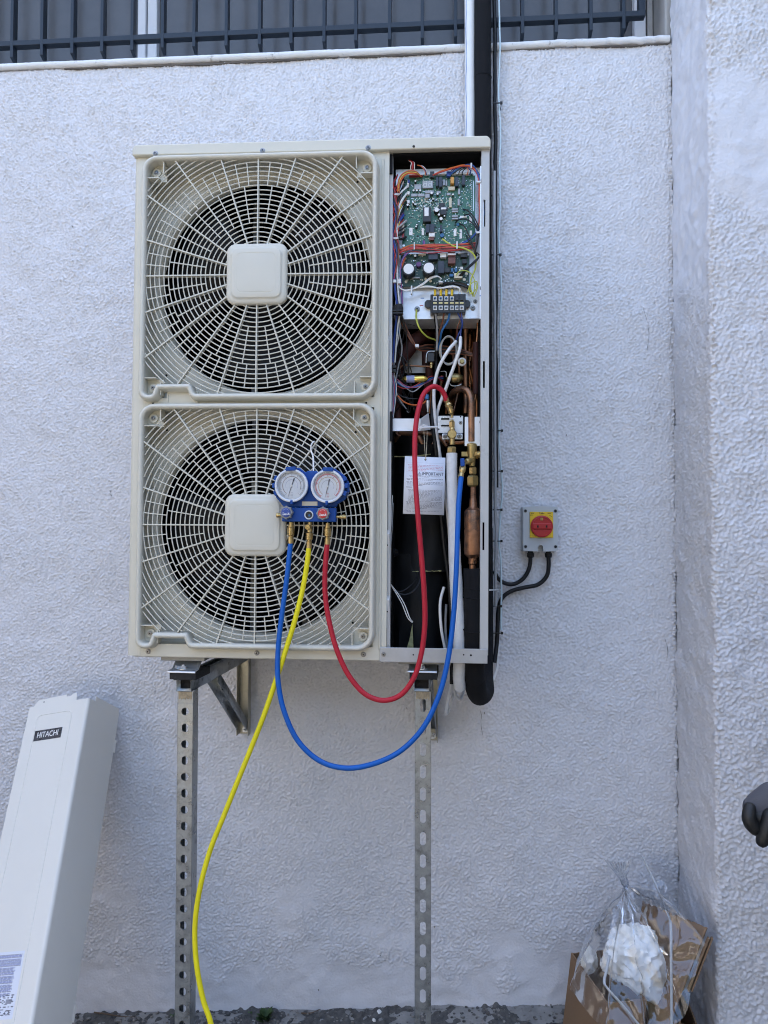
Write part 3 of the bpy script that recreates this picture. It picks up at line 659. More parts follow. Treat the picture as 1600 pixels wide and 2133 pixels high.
comp(mb, 'relay', z1, 912, 958, 455, 540, .016, 'comp_orange'); comp(mb, 'connector', z1, 885, 970, 560, 605, .008, 'comp_cream')
dsp = comp(mb, 'digit_display', z1, 555, 690, 482, 580, .007, 'comp_grey')
sb = MB()
for cx_ in (592, 655):
    for (dx0, dx1, dy0, dy1) in ((-16, 22, 490, 496), (-20, 18, 522, 528), (-24, 14, 555, 561), (-20, -14, 494, 525), (16, 22, 494, 525), (-24, -18, 526, 558), (12, 18, 526, 558)):
        a = z1(cx_+dx0, dy1); c = z1(cx_+dx1, dy0); p, q = U(*a, ZD), U(*c, ZD); sb.box(p.x, q.x, ZD-.0076, ZD-.0068, p.z, q.z)
sub(sb, 'digit_segments', 'seg', mb)
for cx_ in (441, 483, 526): can(mb, z1, cx_, 608, 15, .006, ('chip', 'comp_white'), 'rotary_switch')
for a_ in ((450, 540, 520, 590), (408, 492, 640, 680), (498, 580, 640, 680), (590, 700, 600, 640), (735, 790, 605, 640), (865, 915, 630, 665)): comp(mb, 'chip', z1, *a_, .0035, 'comp_grey')
comp(mb, 'processor', z1, 765, 838, 760, 828, .003, 'chip'); comp(mb, 'crystal', z1, 590, 648, 648, 700, .005, 'comp_grey')
comp(mb, 'coil', z1, 560, 665, 845, 1030, .018, 'chip'); comp(mb, 'coil_label', z1, 580, 635, 850, 960, .0186, 'comp_white')
for cx_, cy_, r_ in ((735, 875, 34), (765, 930, 17), (836, 945, 12), (792, 985, 24), (672, 655, 20), (748, 665, 16), (465, 500, 14), (690, 728, 12), (437, 775, 12), (462, 797, 13), (366, 805, 17), (945, 672, 13), (484, 1058, 11), (474, 1080, 12)): can(mb, z1, cx_, cy_, r_, .009+r_*.0002)
comp(mb, 'transformer', z1, 783, 862, 830, 930, .013, 'chip'); comp(mb, 'transformer_top', z1, 790, 856, 838, 866, .0135, 'comp_white')
for a_ in ((815, 845, 462, 540), (850, 872, 475, 545), (1008, 1038, 580, 655), (1004, 1032, 710, 795)): comp(mb, 'resistor', z1, *a_, .005, 'comp_grey')
for a_ in ((930, 1010, 832, 856), (930, 1010, 862, 886), (930, 1010, 922, 946), (930, 1010, 954, 978)): comp(mb, 'resistor', z1, *a_, .006, 'comp_grey')
comp(mb, 'connector', z1, 895, 930, 700, 820, .006, 'comp_cream'); comp(mb, 'connector', z1, 636, 712, 1150, 1210, .012, 'comp_white'); comp(mb, 'connector', z1, 640, 705, 1212, 1250, .010, 'comp_brown')
for a_ in ((598, 648, 1050, 1160), (652, 708, 1050, 1160), (778, 806, 1060, 1150)): comp(mb, 'relay', z1, *a_, .014, 'comp_slate')
can(mb, z1, 805, 1180, 28, .006, ('comp_blue', 'comp_blue'), 'varistor'); can(mb, z1, 1085, 850, 14, .004, ('comp_blue', 'comp_blue'), 'varistor'); can(mb, z1, 1010, 1040, 20, .005, ('comp_blue', 'comp_blue'), 'varistor')
for a_ in ((385, 428, 1075, 1170), (545, 575, 1080, 1170), (955, 990, 1080, 1180), (1030, 1062, 1095, 1210), (1155, 1188, 925, 1015), (1160, 1190, 1110, 1170), (1035, 1125, 920, 945)): comp(mb, 'terminal_label', z1, *a_, .0012, 'comp_white', 0)
for a_ in ((360, 392, 622, 665), (360, 392, 735, 775), (360, 385, 475, 560), (295, 320, 490, 560), (298, 322, 1040, 1140)): comp(mb, 'connector', z1, *a_, .009, 'comp_white')
for a_ in ((290, 320, 430, 470), (290, 322, 1155, 1225), (365, 395, 475, 520)): comp(mb, 'connector', z1, *a_, .010, 'comp_red' if a_[0] < 300 else 'w_blue')
sb = MB()
for i in range(26): a = z1(1186, 470+i*24); p = U(*a, ZD); sb.lathe([(.0013, 0), (.001, -.0012)], p, (0, 1, 0), 6)
for i in range(9): a = z1(1118, 470+i*75); p = U(*a, ZD); sb.lathe([(.0013, 0), (.001, -.0012)], p, (0, 1, 0), 6)
p, q = U(*z1(1202, 860), ZD), U(*z1(1212, 470), ZD); sb.box(p.x, q.x, ZD-.0003, ZD, p.z, q.z)
sub(sb, 'solder_points', 'solder', mb)
def scatter(par, rd_, x0_, x1_, y0_, y1_, n, seed):
    rs = random.Random(seed); b = MB()
    for i in range(n):
        a = rd_(rs.uniform(x0_, x1_), rs.uniform(y0_, y1_)); p = U(*a, ZD); w_ = rs.uniform(.0006, .0018); h_ = rs.uniform(.0005, .0016); b.box(p.x-w_, p.x+w_, ZD-rs.uniform(.0006, .002), ZD-.0001, p.z-h_, p.z+h_, rs.choice([0, 0, 1, 1, 2, 3]))
    o = sub(b, 'small_parts', ['chip', 'silk', 'solder', 'comp_cream'], par, smooth=False); o['kind'] = 'stuff'
scatter(mb, z1, 330, 1180, 440, 1270, 620, 3); scatter(mb, z1, 420, 900, 690, 860, 260, 4)
tb = MB(); rs_ = random.Random(9)
for i in range(60):
    a = z1(rs_.uniform(340, 1150), rs_.uniform(450, 1250)); p = U(*a, ZD)
    if rs_.random() < .5: tb.box(p.x, p.x+rs_.uniform(.004, .016), ZD-.00025, ZD-.0001, p.z, p.z+.0004)
    else: tb.box(p.x, p.x+.0004, ZD-.00025, ZD-.0001, p.z, p.z+rs_.uniform(.004, .014))
sub(tb, 'printed_tracks', 'silk', mb, smooth=False)

pb = board('power_board', 834, 978, 527, 597, 'pcb_dark')
pb['label'] = 'dark green power board with two large capacitors'
for cx_, cy_ in ((375, 372), (628, 360)):
    a = z2(cx_+8, cy_+60); p = U(*a, ZD); b = MB(); r = .0168; dv = Vector((-.0035, -.0, .010)); dv = Vector((-.0012, 0, .002))
    b.lathe([(r, 0), (r, -.036), (r*.96, -.0375), (r*.82, -.0375)], p, (0, 1, 0), 28); b.lathe([(r*.82, -.0374), (r*.80, -.0381), (.0005, -.0381)], p, (0, 1, 0), 28, mi=1); sub(b, 'large_capacitor', ['chip', 'comp_white'], pb)
for a_, n_, h_, m_ in (((630, 750, 195, 280), 'relay', .018, 'comp_slate'), ((752, 830, 300, 455), 'relay', .02, 'comp_slate'), ((780, 860, 190, 245), 'connector', .014, 'comp_white'), ((880, 975, 175, 240), 'choke', .016, 'comp_brown'), ((880, 975, 250, 330), 'choke', .017, 'comp_brown'), ((872, 982, 203, 222), 'choke_band', .0185, 'comp_white'), ((1040, 1130, 190, 240), 'relay', .012, 'chip'), ((1062, 1120, 262, 320), 'relay', .012, 'chip'), ((960, 1065, 445, 510), 'connector', .014, 'comp_cream'), ((830, 905, 370, 430), 'chip', .01, 'chip'), ((1010, 1080, 160, 185), 'terminal_label', .002, 'comp_white'), ((920, 950, 370, 420), 'varistor', .008, 'comp_blue'), ((965, 995, 370, 420), 'varistor', .008, 'comp_blue'), ((900, 950, 445, 480), 'varistor', .008, 'comp_blue'), ((1040, 1075, 345, 380), 'terminal_label', .003, 'comp_white'), ((425, 520, 480, 500), 'resistor', .006, 'comp_grey'), ((500, 600, 180, 205), 'connector', .006, 'comp_cream')): comp(pb, n_, z2, *a_, h_, m_)
for cx_, cy_, r_ in ((462, 222, 18), (508, 330, 34)): can(pb, z2, cx_, cy_, r_, .012, ('chip', 'comp_white') if r_ < 20 else ('w_violet', 'w_violet'))
for cx_, cy_ in ((333, 240), (345, 538), (658, 530), (1118, 435), (1090, 510), (598, 505)): can(pb, z2, cx_, cy_, 20, .002, ('solder', 'comp_cream'), 'spacer')
scatter(pb, z2, 310, 1130, 180, 560, 260, 8)

# ---- terminal block
tbk = empty('terminal_block', (0, 0, 0)); tbk.parent = unit; tbk['label'] = 'black six-way terminal block with screw terminals'
pa, qa = z2(655, 935), z2(1110, 690); b = MB(); ub(b, pa[0], qa[0], .028, PDp, qa[1], pa[1])
for s_ in (630, 1120): a = z2(s_, 820); p = U(*a, .045); b.lathe([(.011, .01), (.011, -.004)], p, (0, 1, 0), 8)
sub(b, 'block_body', 'chip', tbk, bevel=.001)
for i, cx_ in enumerate((715, 788, 860, 932, 998, 1058)):
    hw = 28
    b = MB(); a, c = z2(cx_-hw-6, 930), z2(cx_-hw-12, 690); ub(b, c[0], a[0], .020, .030, c[1], a[1]); sub(b, 'divider', 'chip', tbk)
    for cy_ in ((748, 868) if i < 4 else (868,)):
        b = MB(); a, c = z2(cx_-26, cy_+28), z2(cx_+26, cy_-28); ub(b, a[0], c[0], .0265, .0285, c[1], a[1]); p = U(*z2(cx_, cy_), .0265)
        b.lathe([(.0032, 0), (.0032, -.002), (.0024, -.0028)], p, (0, 1, 0), 12, mi=1); b.obox(p+Vector((0, -.003, 0)), Vector((.0024, 0, .0014)), Vector((0, .0004, 0)), Vector((-.0004, 0, .0006)), mi=2); sub(b, 'terminal_screw', ['comp_white', 'screw' if cy_ > 800 else 'comp_blue', 'slot'], tbk)
    b = MB(); a, c = z2(cx_-24, 815), z2(cx_+24, 797); ub(b, a[0], c[0], .026, .0285, c[1], a[1]); sub(b, 'bridge', 'brass', tbk)
    if i < 4: b = MB(); p, q = U(*z2(cx_, 715), .027), U(*z2(cx_+3, 640), .030); b.tube([p, q], [.0034, .0036], 10); sub(b, 'crimp_sleeve', 'iso_yellow', tbk)
    else: b = MB(); a, c = z2(cx_-20, 770), z2(cx_+20, 700); ub(b, a[0], c[0], .024, .0285, c[1], a[1]); sub(b, 'clamp', 'chip', tbk)

# ================================================================== wires in the unit
def zz(oy): return lambda a, b_: (790+a/6.154, oy+b_/6.154)
z3, z4, z5 = zz(660), zz(860), zz(1080)
def wpts(rd_, pts): return [U(*rd_(p[0], p[1]), p[2]) for p in pts]
def wire(rd_, pts, r, m, name='wire', n=7, par=unit): b = MB(); b.tube(catmull(wpts(rd_, pts), 6), r, n); return b.build(name, m, par)
# upper board: loom across the top and down the right side
for i, (m, dx_, dy_) in enumerate((('w_orange', 0, 0), ('w_orange', 6, 9), ('w_red', -4, 14))):
    wire(z1, [(690+dx_, 395+dy_*.4, .024), (800+dx_, 345+dy_, .018), (980, 290+dy_, .014), (1080, 268+dy_, .013), (1180+dx_, 285+dy_, .013), (1250+dx_, 370, .012), (1280+dx_, 480, .010), (1282+dx_, 700, .014), (1290+dx_, 900, .016), (1270, 1080, .016)], .0016, m)
for i, m in enumerate(('w_blue', 'w_blue', 'w_sky', 'w_black')):
    wire(z1, [(895+i*14, 385, .024), (960+i*30, 310, .018), (1090+i*20, 270-i*4, .013), (1200, 270+i*5, .012), (1262+i*6, 380, .010), (1295+i*5, 490, .009), (1330+i*16, 640, .010), (1370-i*6, 740, .012), (1340+i*5, 900, .013), (1275+i*4, 1090, .014), (1150, 1220+i*8, .016), (1040, 1278+i*7, .018)], .0015, m)
for i, (x_, m) in enumerate(((1018, 'w_black'), (1060, 'w_black'), (1125, 'w_orange'), (1158, 'w_blue'))): wire(z1, [(x_, 395, .026), (x_+15, 345, .018), (1120+i*8, 300, .014), (1180, 290, .013)], .0014, m)
for i in range(4): wire(z1, [(1075, 840, .030), (1130+i*8, 850-i*4, .018), (1210, 930+i*8, .012), (1262, 1030, .011), (1275, 1090, .012)] if i < 1 else ([(1090, 915, .03), (1150, 905, .018), (1215, 990, .012), (1268, 1095, .011)] if i == 1 else ([(975, 1015, .03), (1020, 970, .018), (1120, 965, .012), (1200, 1020, .010), (1262, 1105, .011)] if i == 2 else [(1030, 1020, .03), (1090, 1055, .016), (1150, 1170, .012), (1215, 1345, .012), (1235, 1420, .016)])), .0018, 'w_black')
wire(z1, [(1110, 1155, .03), (1150, 1240, .014), (1205, 1330, .012), (1240, 1420, .016)], .0018, 'w_black'); wire(z1, [(1265, 1130, .012), (1255, 1260, .011), (1230, 1370, .013), (1245, 1440, .018)], .0034, 'w_black')
for i, (m) in enumerate(('w_orange', 'w_red', 'w_orange', 'w_brown')): wire(z1, [(1010, 1285+i*9, .02), (900, 1290+i*8, .018), (700, 1285+i*9, .018), (560, 1295+i*8, .018), (440, 1330+i*7, .018), (350, 1400+i*8, .02), (310+i*5, 1500, .022), (285, 1600, .024)], .0015, m)
for i, (m) in enumerate(('w_blue', 'w_violet', 'w_pink', 'w_blue')): wire(z1, [(560+i*7, 1240, .026), (560+i*6, 1290, .020), (460+i*5, 1335, .018), (350, 1390+i*10, .018), (290+i*4, 1490, .020), (268+i*3, 1620, .022), (275+i*5, 1800, .024), (290+i*4, 2050, .03)], .0013, m)
wire(z1, [(812, 1218, .026), (870, 1260, .018), (960, 1310, .014), (1080, 1335, .012), (1190, 1390, .012), (1238, 1470, .014), (1230, 1600, .018), (1180, 1730, .022), (1170, 1850, .024), (1205, 1950, .03)], .0021, 'w_yg')
for a_ in ([(985, 1680, .02), (1030, 1630, .014), (1130, 1630, .014), (1200, 1690, .016), (1225, 1800, .02), (1200, 1960, .03)], [(1130, 1900, .02), (1180, 1790, .014), (1245, 1760, .014), (1262, 1830, .016), (1215, 1960, .026)], [(1150, 1830, .022), (1170, 1920, .018), (1240, 1860, .018), (1240, 1780, .02)]): wire(z1, a_, .0013, 'w_yg')
for i in range(3): wire(z1, [(1015+i*20, 1700, .024), (1110+i*12, 1600, .014), (1220+i*12, 1500, .012), (1285, 1430, .014), (1250, 1390, .016)], .0018, 'w_black')
for m, o_ in (('w_white', 0), ('w_white', 16)): wire(z2, [(800, 495, .02), (745, 462+o_*.4, .012), (660, 480+o_, .012), (560, 555+o_, .014), (440, 620+o_*.5, .016), (330, 640+o_*.5, .018), (255, 600, .02), (230, 480, .022), (235, 240, .022), (245, 130, .024)], .0015, m)
for m, o_ in (('w_white', 0), ('w_white', 12)): wire(z2, [(500, 600+o_, .018), (640, 590+o_, .016), (780, 615+o_*.3, .018), (880, 595+o_, .016), (960, 590+o_, .014), (1030, 615+o_, .016), (1060-o_*4, 690, .022)], .0015, m)
for i in range(4): wire(z2, [(718+i*73, 650, .030), (740+i*70, 590, .030), (830+i*40, 555, .034), (1000, 548+i*6, .034), (1120, 580+i*8, .034), (1180, 660, .04)], .0028, 'w_black')
# loom down the left of the boards
rl = random.Random(4)
for i, m in enumerate(('w_black', 'w_black', 'w_black', 'w_white', 'w_brown', 'w_black', 'w_black', 'w_blue', 'w_grey', 'w_black', 'w_black', 'w_black')):
    o_ = rl.uniform(-26, 30); wire(z1, [(330+o_, 420+i*70, .028), (270+o_*.5, 560+i*60, .02), (215+o_*.8, 760+i*40, .018), (200+o_, 1000+i*20, .018), (205+o_, 1300, .018), (200+o_, 1600, .02), (220+o_*.8, 1900, .02), (245+o_*.6, 2150, .024), (220+o_*.6, 2330, .03), (200+o_*.6, 2560, .04), (185+o_*.5, 2800, .045)], rl.uniform(.0015, .0034), m)
for i, m in enumerate(('w_orange', 'w_brown', 'w_yellow', 'w_red', 'w_orange')): wire(z1, [(540-i*6, 420-i*8, .022), (470, 350+i*9, .014), (360, 350+i*9, .014), (270+i*8, 410+i*6, .014), (238+i*6, 520, .016), (235+i*5, 650, .02), (215+i*6, 820, .022)], .0015, m)
for i, (m) in enumerate(('w_white', 'w_red', 'w_white')): wire(z1, [(400+i*26, 330, .022), (405+i*24, 280, .018), (415+i*18, 240, .02), (380+i*10, 215, .03)], .0028 if i == 1 else .0012, m)
for i, m in enumerate(('w_orange', 'w_blue', 'w_white')): wire(z1, [(600+i*10, 395, .026), (580+i*10, 330, .018), (540+i*8, 285, .016), (490, 270, .022)], .0014, m)
for i in range(5): wire(z1, [(380, 505+i*9, .026), (330, 560+i*5, .018), (280, 610+i*4, .016), (250, 660, .02)], .0009, 'w_white')
for i, m in enumerate(('w_yellow', 'w_white', 'w_black', 'w_violet', 'w_yellow', 'w_red')): wire(z1, [(315, 740+i*45, .028), (280-i*4, 800+i*48, .018), (235, 950+i*40, .018), (215, 1150+i*20, .02)], .0012, m)
# loose dark harness round the boards
rk = random.Random(31)
for i in range(14):
    m = rk.choice(('w_black', 'w_black', 'w_black', 'w_grey', 'w_brown', 'w_blue', 'w_red')); o_ = rk.uniform(-30, 40); a_ = rk.uniform(380, 700)
    wire(z1, [(250+o_, a_, .03), (190+o_*.4, a_+120, .016), (225+o_*.5, a_+330, .014), (185+o_*.6, a_+560, .016), (235+o_*.5, a_+820, .016), (200+o_*.5, a_+1050, .018), (235+o_*.4, a_+1300, .02)], rk.uniform(.0014, .0028), m)
for i in range(9):
    m = rk.choice(('w_black', 'w_orange', 'w_red', 'w_orange', 'w_black', 'w_brown')); y_ = 1290+rk.uniform(0, 70)
    wire(z1, [(260, y_+60, .022), (420, y_+rk.uniform(-10, 25), .016), (640, y_+rk.uniform(-5, 40), .014), (860, y_+rk.uniform(-15, 30), .015), (1080, y_+rk.uniform(-20, 20), .016), (1240, y_-30, .02)], rk.uniform(.0012, .002), m)
for i in range(8):
    m = rk.choice(('w_black', 'w_black', 'w_grey', 'w_brown', 'w_black')); x_ = rk.uniform(160, 320)
    wire(z3, [(x_, -40, .035), (x_+rk.uniform(-30, 60), 180, .05), (x_+rk.uniform(-60, 90), 420, .07), (x_+rk.uniform(-60, 160), 700, .08), (x_+rk.uniform(-40, 260), 960, .09), (x_+rk.uniform(-20, 320), 1230, .11)], rk.uniform(.0014, .0024), m)
for i in range(5):
    x_ = rk.uniform(850, 1240); pipe_m = rk.choice(('copper_bright', 'copper', 'copper')); b = MB(); b.tube(catmull(wpts(z3, [(x_, 30, .22), (x_+rk.uniform(-30, 30), 350, .2), (x_+rk.uniform(-90, 40), 640, .19), (x_+rk.uniform(-120, 60), 930, .2), (x_+rk.uniform(-60, 60), 1240, .2)]), 8), rk.uniform(.0035, .006), 10); b.build('copper_pipe', pipe_m, unit)
# ties and clips
def tie(rd_, cx_, cy_, d, w_, h_, m='tie', name='cable_clip'):
    a = rd_(cx_, cy_); p = U(*a, d); b = MB(); b.box(p.x-w_, p.x+w_, d-.004, d+.012, p.z-h_, p.z+h_); return b.build(name, m, unit, bevel=.0008)
for a_ in ((1180, 280, .010, .002, .007), (1275, 490, .007, .006, .0025), (1268, 1138, .008, .005, .0025), (450, 1310, .014, .0015, .010), (998, 1300, .014, .002, .010), (225, 650, .014, .006, .002), (215, 1212, .014, .007, .002)): tie(z1, *a_)
for a_ in ((415, 640, .015, .002, .011), (200, 530, .015, .004, .004), (262, 530, .015, .004, .006), (790, 540, .016, .005, .002)): tie(z2, *a_)
wire(z2, [(240, 840, .012), (250, 900, .011), (235, 960, .012)], .013, 'rubber', 'loom_wrap', 12)
tie(z2, 240, 905, .0, .014, .0018, 'w_black'); tie(z2, 240, 940, .0, .014, .0018, 'w_black')

# ---- wires from the terminals down into the pipe bay
wire(z3, [(478, -90, .045), (475, 20, .03), (520, 150, .03), (610, 250, .05), (720, 295, .09)], .0023, 'w_yg')
wire(z3, [(715, -90, .03), (735, 60, .05), (745, 200, .07), (742, 330, .09), (735, 440, .10)], .0028, 'w_grey')
wire(z3, [(700, -90, .03), (712, 40, .06), (725, 150, .08), (715, 440, .11)], .0020, 'w_black')
wire(z3, [(835, -80, .03), (812, 60, .05), (775, 180, .07), (745, 330, .10), (735, 440, .11)], .0024, 'w_brown')
wire(z3, [(910, -80, .03), (880, 50, .05), (805, 180, .07), (775, 320, .10), (745, 440, .11)], .0030, 'w_sky')
wire(z3, [(990, -80, .03), (1050, 40, .04), (1062, 120, .05), (1010, 240, .06), (990, 300, .07)], .0018, 'w_blue')
wire(z3, [(1055, -80, .03), (1040, 30, .04), (1000, 150, .05), (1000, 260, .07)], .0016, 'w_brown')
wire(z3, [(1050, -80, .03), (1068, 100, .04), (1050, 180, .055), (1042, 260, .06)], .0018, 'w_blue')
wire(z3, [(735, 430, .10), (728, 600, .11), (730, 800, .10), (705, 1000, .09), (680, 1250, .08), (690, 1420, .075), (720, 1650, .075), (770, 2250, .085), (830, 2900, .09), (905, 3500, .09), (930, 4300, .10), (930, 4700, .12)], .0058, 'cable_black', 'supply_cable', 12)
# white sleeved pair
wire(z3, [(985, 315, .065), (880, 440, .045), (770, 640, .05), (715, 830, .06), (700, 1000, .07), (710, 1200, .075), (735, 1500, .075), (775, 1750, .078), (860, 2350, .09), (905, 2900, .10), (900, 3400, .12)], .0046, 'white_tube', 'white_cable', 12)
wire(z3, [(1043, 260, .06), (1035, 400, .045), (985, 560, .05), (900, 790, .06), (840, 960, .07), (790, 1080, .08), (745, 1230, .085), (735, 1400, .085), (770, 1700, .09)], .0046, 'white_tube', 'white_cable', 12)
wire(z5, [(830, 880, .10), (785, 1060, .09), (795, 1400, .09), (850, 1700, .10), (870, 1800, .11)], .0042, 'white_tube', 'white_cable', 10)
wire(z5, [(860, 1100, .11), (850, 1400, .105), (875, 1720, .11)], .0036, 'w_grey', 'white_cable', 10)
# left bundle lower half
for i, m in enumerate(('w_grey', 'w_blue', 'w_pink', 'w_red', 'w_grey', 'w_sky', 'w_black', 'w_white')):
    o_ = (i-3.5)*7; wire(z3, [(225+o_, -30, .03), (240+o_, 120, .04), (215+o_, 300, .05), (180+o_*.8, 480, .05), (175+o_*.5, 640, .05), (180+o_*.7, 760, .05), (200+o_*.8, 900, .05), (190+o_*.6, 1080, .05), (170+o_*.3, 1290, .05)], .0017, m)
tie(z3, 180, 640, .036, .008, .004, 'w_black'); tie(z3, 178, 690, .036, .008, .004, 'w_black')
for i in range(7): wire(z3, [(260+i*6, 20, .05), (340+i*4, 180, .06), (420+i*3, 320, .06), (490, 380+i*5, .07), (620, 360+i*13, .10), (760, 370+i*15, .13), (900, 385+i*14, .13), (1080, 430+i*8, .11), (1200, 470+i*5, .10), (1290, 480, .12)], .0026, 'w_black' if i % 3 else 'w_brown')
tie(z3, 485, 370, .05, .005, .004)
for i, (m, r) in enumerate((('w_grey', .0022), ('w_yellow', .0016), ('w_grey', .0024), ('w_white', .0014))):
    b = MB(); pts = [U(*z3(890+(100+i*7)*math.cos(a), 430+(185-i*6)*math.sin(a)), .085+i*.006) for a in np.linspace(0, 2*math.pi, 40)[:-1]]; b.tube(pts, r, 7, closed=True); b.build('wire_coil', m, unit)
for i, (m) in enumerate(('w_pink', 'w_blue', 'w_sky', 'w_black', 'w_red')): wire(z3, [(230, 800+i*22, .06), (330, 880+i*10, .07), (450, 905-i*5, .08), (560, 870-i*12, .09), (680, 800-i*10, .11), (820, 760+i*16, .14)], .0014, m)
wire(z3, [(235, 1010, .06), (320, 1090, .06), (440, 1130, .07), (560, 1110, .08), (620, 1050, .10)], .0020, 'w_orange'); wire(z3, [(240, 990, .06), (330, 1035, .065), (440, 1050, .07), (560, 1040, .09)], .0018, 'w_black')
wire(z3, [(235, 830, .06), (330, 900, .07), (430, 960, .08), (560, 870, .09), (660, 820, .11)], .0016, 'w_grey')
wire(z5, [(170, -300, .03), (150, 100, .03), (135, 420, .03), (125, 700, .03)], .0012, 'w_white'); wire(z5, [(180, -200, .035), (165, 150, .03), (130, 560, .03), (120, 740, .035)], .0010, 'w_grey')
wire(z5, [(118, 800, .03), (180, 900, .04), (290, 1090, .045), (370, 1280, .05), (425, 1335, .055)], .0014, 'w_white'); wire(z5, [(118, 810, .03), (200, 910, .04), (310, 1070, .045), (400, 1290, .05), (430, 1325, .055)], .0014, 'w_white')
wire(z5, [(120, 850, .05), (220, 945, .06), (340, 975, .06), (450, 920, .07), (520, 800, .08), (515, 640, .10)], .0026, 'cable_black'); wire(z5, [(150, 880, .055), (260, 940, .06), (380, 880, .07), (470, 780, .09), (490, 690, .10)], .0022, 'cable_black')

# ================================================================== refrigerant parts in the bay
def pipe(rd_, pts, r, m, name='copper_pipe', n=14): b = MB(); b.tube(catmull(wpts(rd_, pts), 8), r, n); return b.build(name, m, unit)
pipe(z3, [(190, 700, .12), (230, 620, .12), (340, 460, .12), (470, 300, .13), (560, 250, .16), (640, 240, .22)], .020, 'brown_rubber', 'insulated_bend', 16)
pipe(z3, [(265, 690, .10), (265, 830, .11), (240, 1010, .12), (235, 1300, .12)], .0105, 'brown_rubber', 'insulated_pipe')
pipe(z3, [(640, 660, .14), (642, 800, .14), (600, 1000, .16), (560, 1260, .18)], .011, 'brown_rubber', 'insulated_pipe'); pipe(z3, [(585, 430, .16), (590, 640, .16)], .009, 'brown_rubber', 'insulated_pipe')
pipe(z3, [(255, 680, .10), (290, 630, .10), (400, 625, .10), (520, 632, .10), (655, 635, .10)], .0028, 'copper', 'copper_pipe', 10)
pipe(z3, [(1240, 330, .10), (1240, 600, .10), (1240, 800, .10), (1240, 990, .10)], .0085, 'brown_rubber', 'insulated_pipe'); pipe(z3, [(1265, -20, .10), (1262, 150, .10), (1250, 340, .10)], .0035, 'copper_bright'); pipe(z3, [(1240, 980, .10), (1235, 1040, .10), (1180, 1240, .12)], .0035, 'copper')
pipe(z3, [(1240, 1000, .13), (1255, 1100, .13), (1250, 1290, .13)], .0045, 'copper_bright')
pipe(z3, [(1110, -20, .16), (1110, 300, .16), (1110, 640, .16), (1115, 960, .16), (1108, 1240, .16)], .0085, 'copper'); pipe(z3, [(1180, -20, .20), (1160, 500, .20), (1170, 900, .20)], .006, 'copper_bright')
pipe(z3, [(800, 760, .17), (790, 900, .16), (800, 1020, .15), (860, 1120, .15), (860, 1240, .16)], .0045, 'copper_bright')
pipe(z3, [(690, 900, .2), (660, 1000, .2), (640, 1240, .2)], .006, 'copper_bright')
pipe(z4, [(250, 260, .10), (200, 330, .12), (150, 370, .16)], .009, 'copper'); pipe(z4, [(240, 250, .10), (380, 265, .12), (560, 260, .14), (760, 300, .14), (880, 430, .13)], .007, 'copper'); pipe(z4, [(500, 300, .14), (560, 400, .14), (640, 470, .15), (700, 380, .16), (720, 250, .16)], .008, 'copper')
pipe(z4, [(860, 360, .12), (960, 385, .11), (1090, 380, .11)], .006, 'copper_bright'); pipe(z4, [(400, 260, .15), (395, 480, .17)], .008, 'brown_rubber')
# drier, strainer, solenoids
b = MB(); p, q = U(*z3(295, 800), .085), U(*z3(625, 795), .085); t = (q-p).normalized(); L_ = (q-p).length
b.lathe([(.003, 0), (.0075, .006), (.0098, .012), (.0098, L_-.012), (.0075, L_-.006), (.003, L_)], p, t, 20); b.build('filter_drier', 'gold', unit)
b = MB(); b.lathe([(.0101, .012), (.0101, .034)], p, t, 20, cap=False); b.build('drier_label', 'ink_blue', unit)
b = MB(); p, q = U(*z3(868, 790), .10), U(*z3(1075, 785), .10); t = (q-p).normalized(); L_ = (q-p).length
b.lathe([(.004, 0), (.004, .008), (.0135, .014), (.0145, .022), (.0145, L_-.012), (.009, L_-.004), (.006, L_)], p, t, 20); b.build('expansion_valve', 'brass_dark', unit)
b = MB(); b.tube(catmull(wpts(z3, [(790, 700, .11), (855, 705, .10), (860, 770, .10)]), 5), .0012, 6); b.build('retaining_wire', 'zinc', unit); b = MB(); b.tube(catmull(wpts(z3, [(900, 850, .09), (930, 882, .09), (1010, 882, .09), (1055, 860, .09)]), 5), .0012, 6); b.build('retaining_wire', 'zinc', unit)
b = MB(); ub(b, *z3(610, 0)[:1], *z3(712, 0)[:1], .085, .12, z3(0, 450)[1], z3(0, 580)[1]); b.build('solenoid_coil', 'chip', unit, bevel=.003)
b = MB(); p = U(*z3(668, 585), .095); b.lathe([(.0055, 0), (.0055, .006), (.0038, .007), (.0038, .016)], p, (0, 0, -1), 12); b.build('solenoid_stem', 'brass', unit)
b = MB(); b.tube(catmull(wpts(z3, [(600, 590, .084), (608, 480, .083), (630, 445, .083), (715, 440, .083)]), 5), .0013, 6); b.build('retaining_wire', 'zinc', unit)
b = MB(); p = U(*z3(1062, 575), .085); b.lathe([(.0115, .006), (.0115, .0), (.0112, -.001)], p, (0, 1, 0), 24); b.build('washer', 'white_tube', unit)
b = MB(); b.lathe([(.0068, 0), (.0068, -.007), (.0058, -.0085)], p, (0, 1, 0), 6); b.build('bolt_head', 'brass_dark', unit, smooth=False)
b = MB(); p = U(*z3(625, 1130), .09); b.lathe([(.006, .012), (.006, 0), (.0045, -.006), (.003, -.012), (.003, -.02)], p, (0, 0, 1), 14); b.build('pressure_switch', 'zinc', unit)
b = MB(); p = U(*z3(612, 1060), .09); b.lathe([(.006, 0), (.0065, .008), (.004, .014)], p, (0, 0, 1), 12); b.build('switch_cap', 'comp_blue', unit)
b = MB(); p, q = U(*z3(330, 720), .2), U(*z3(600, 430), .2); b.box(p.x, q.x, .2, .203, p.z, q.z); b.build('rear_plate', 'white_steel', unit)
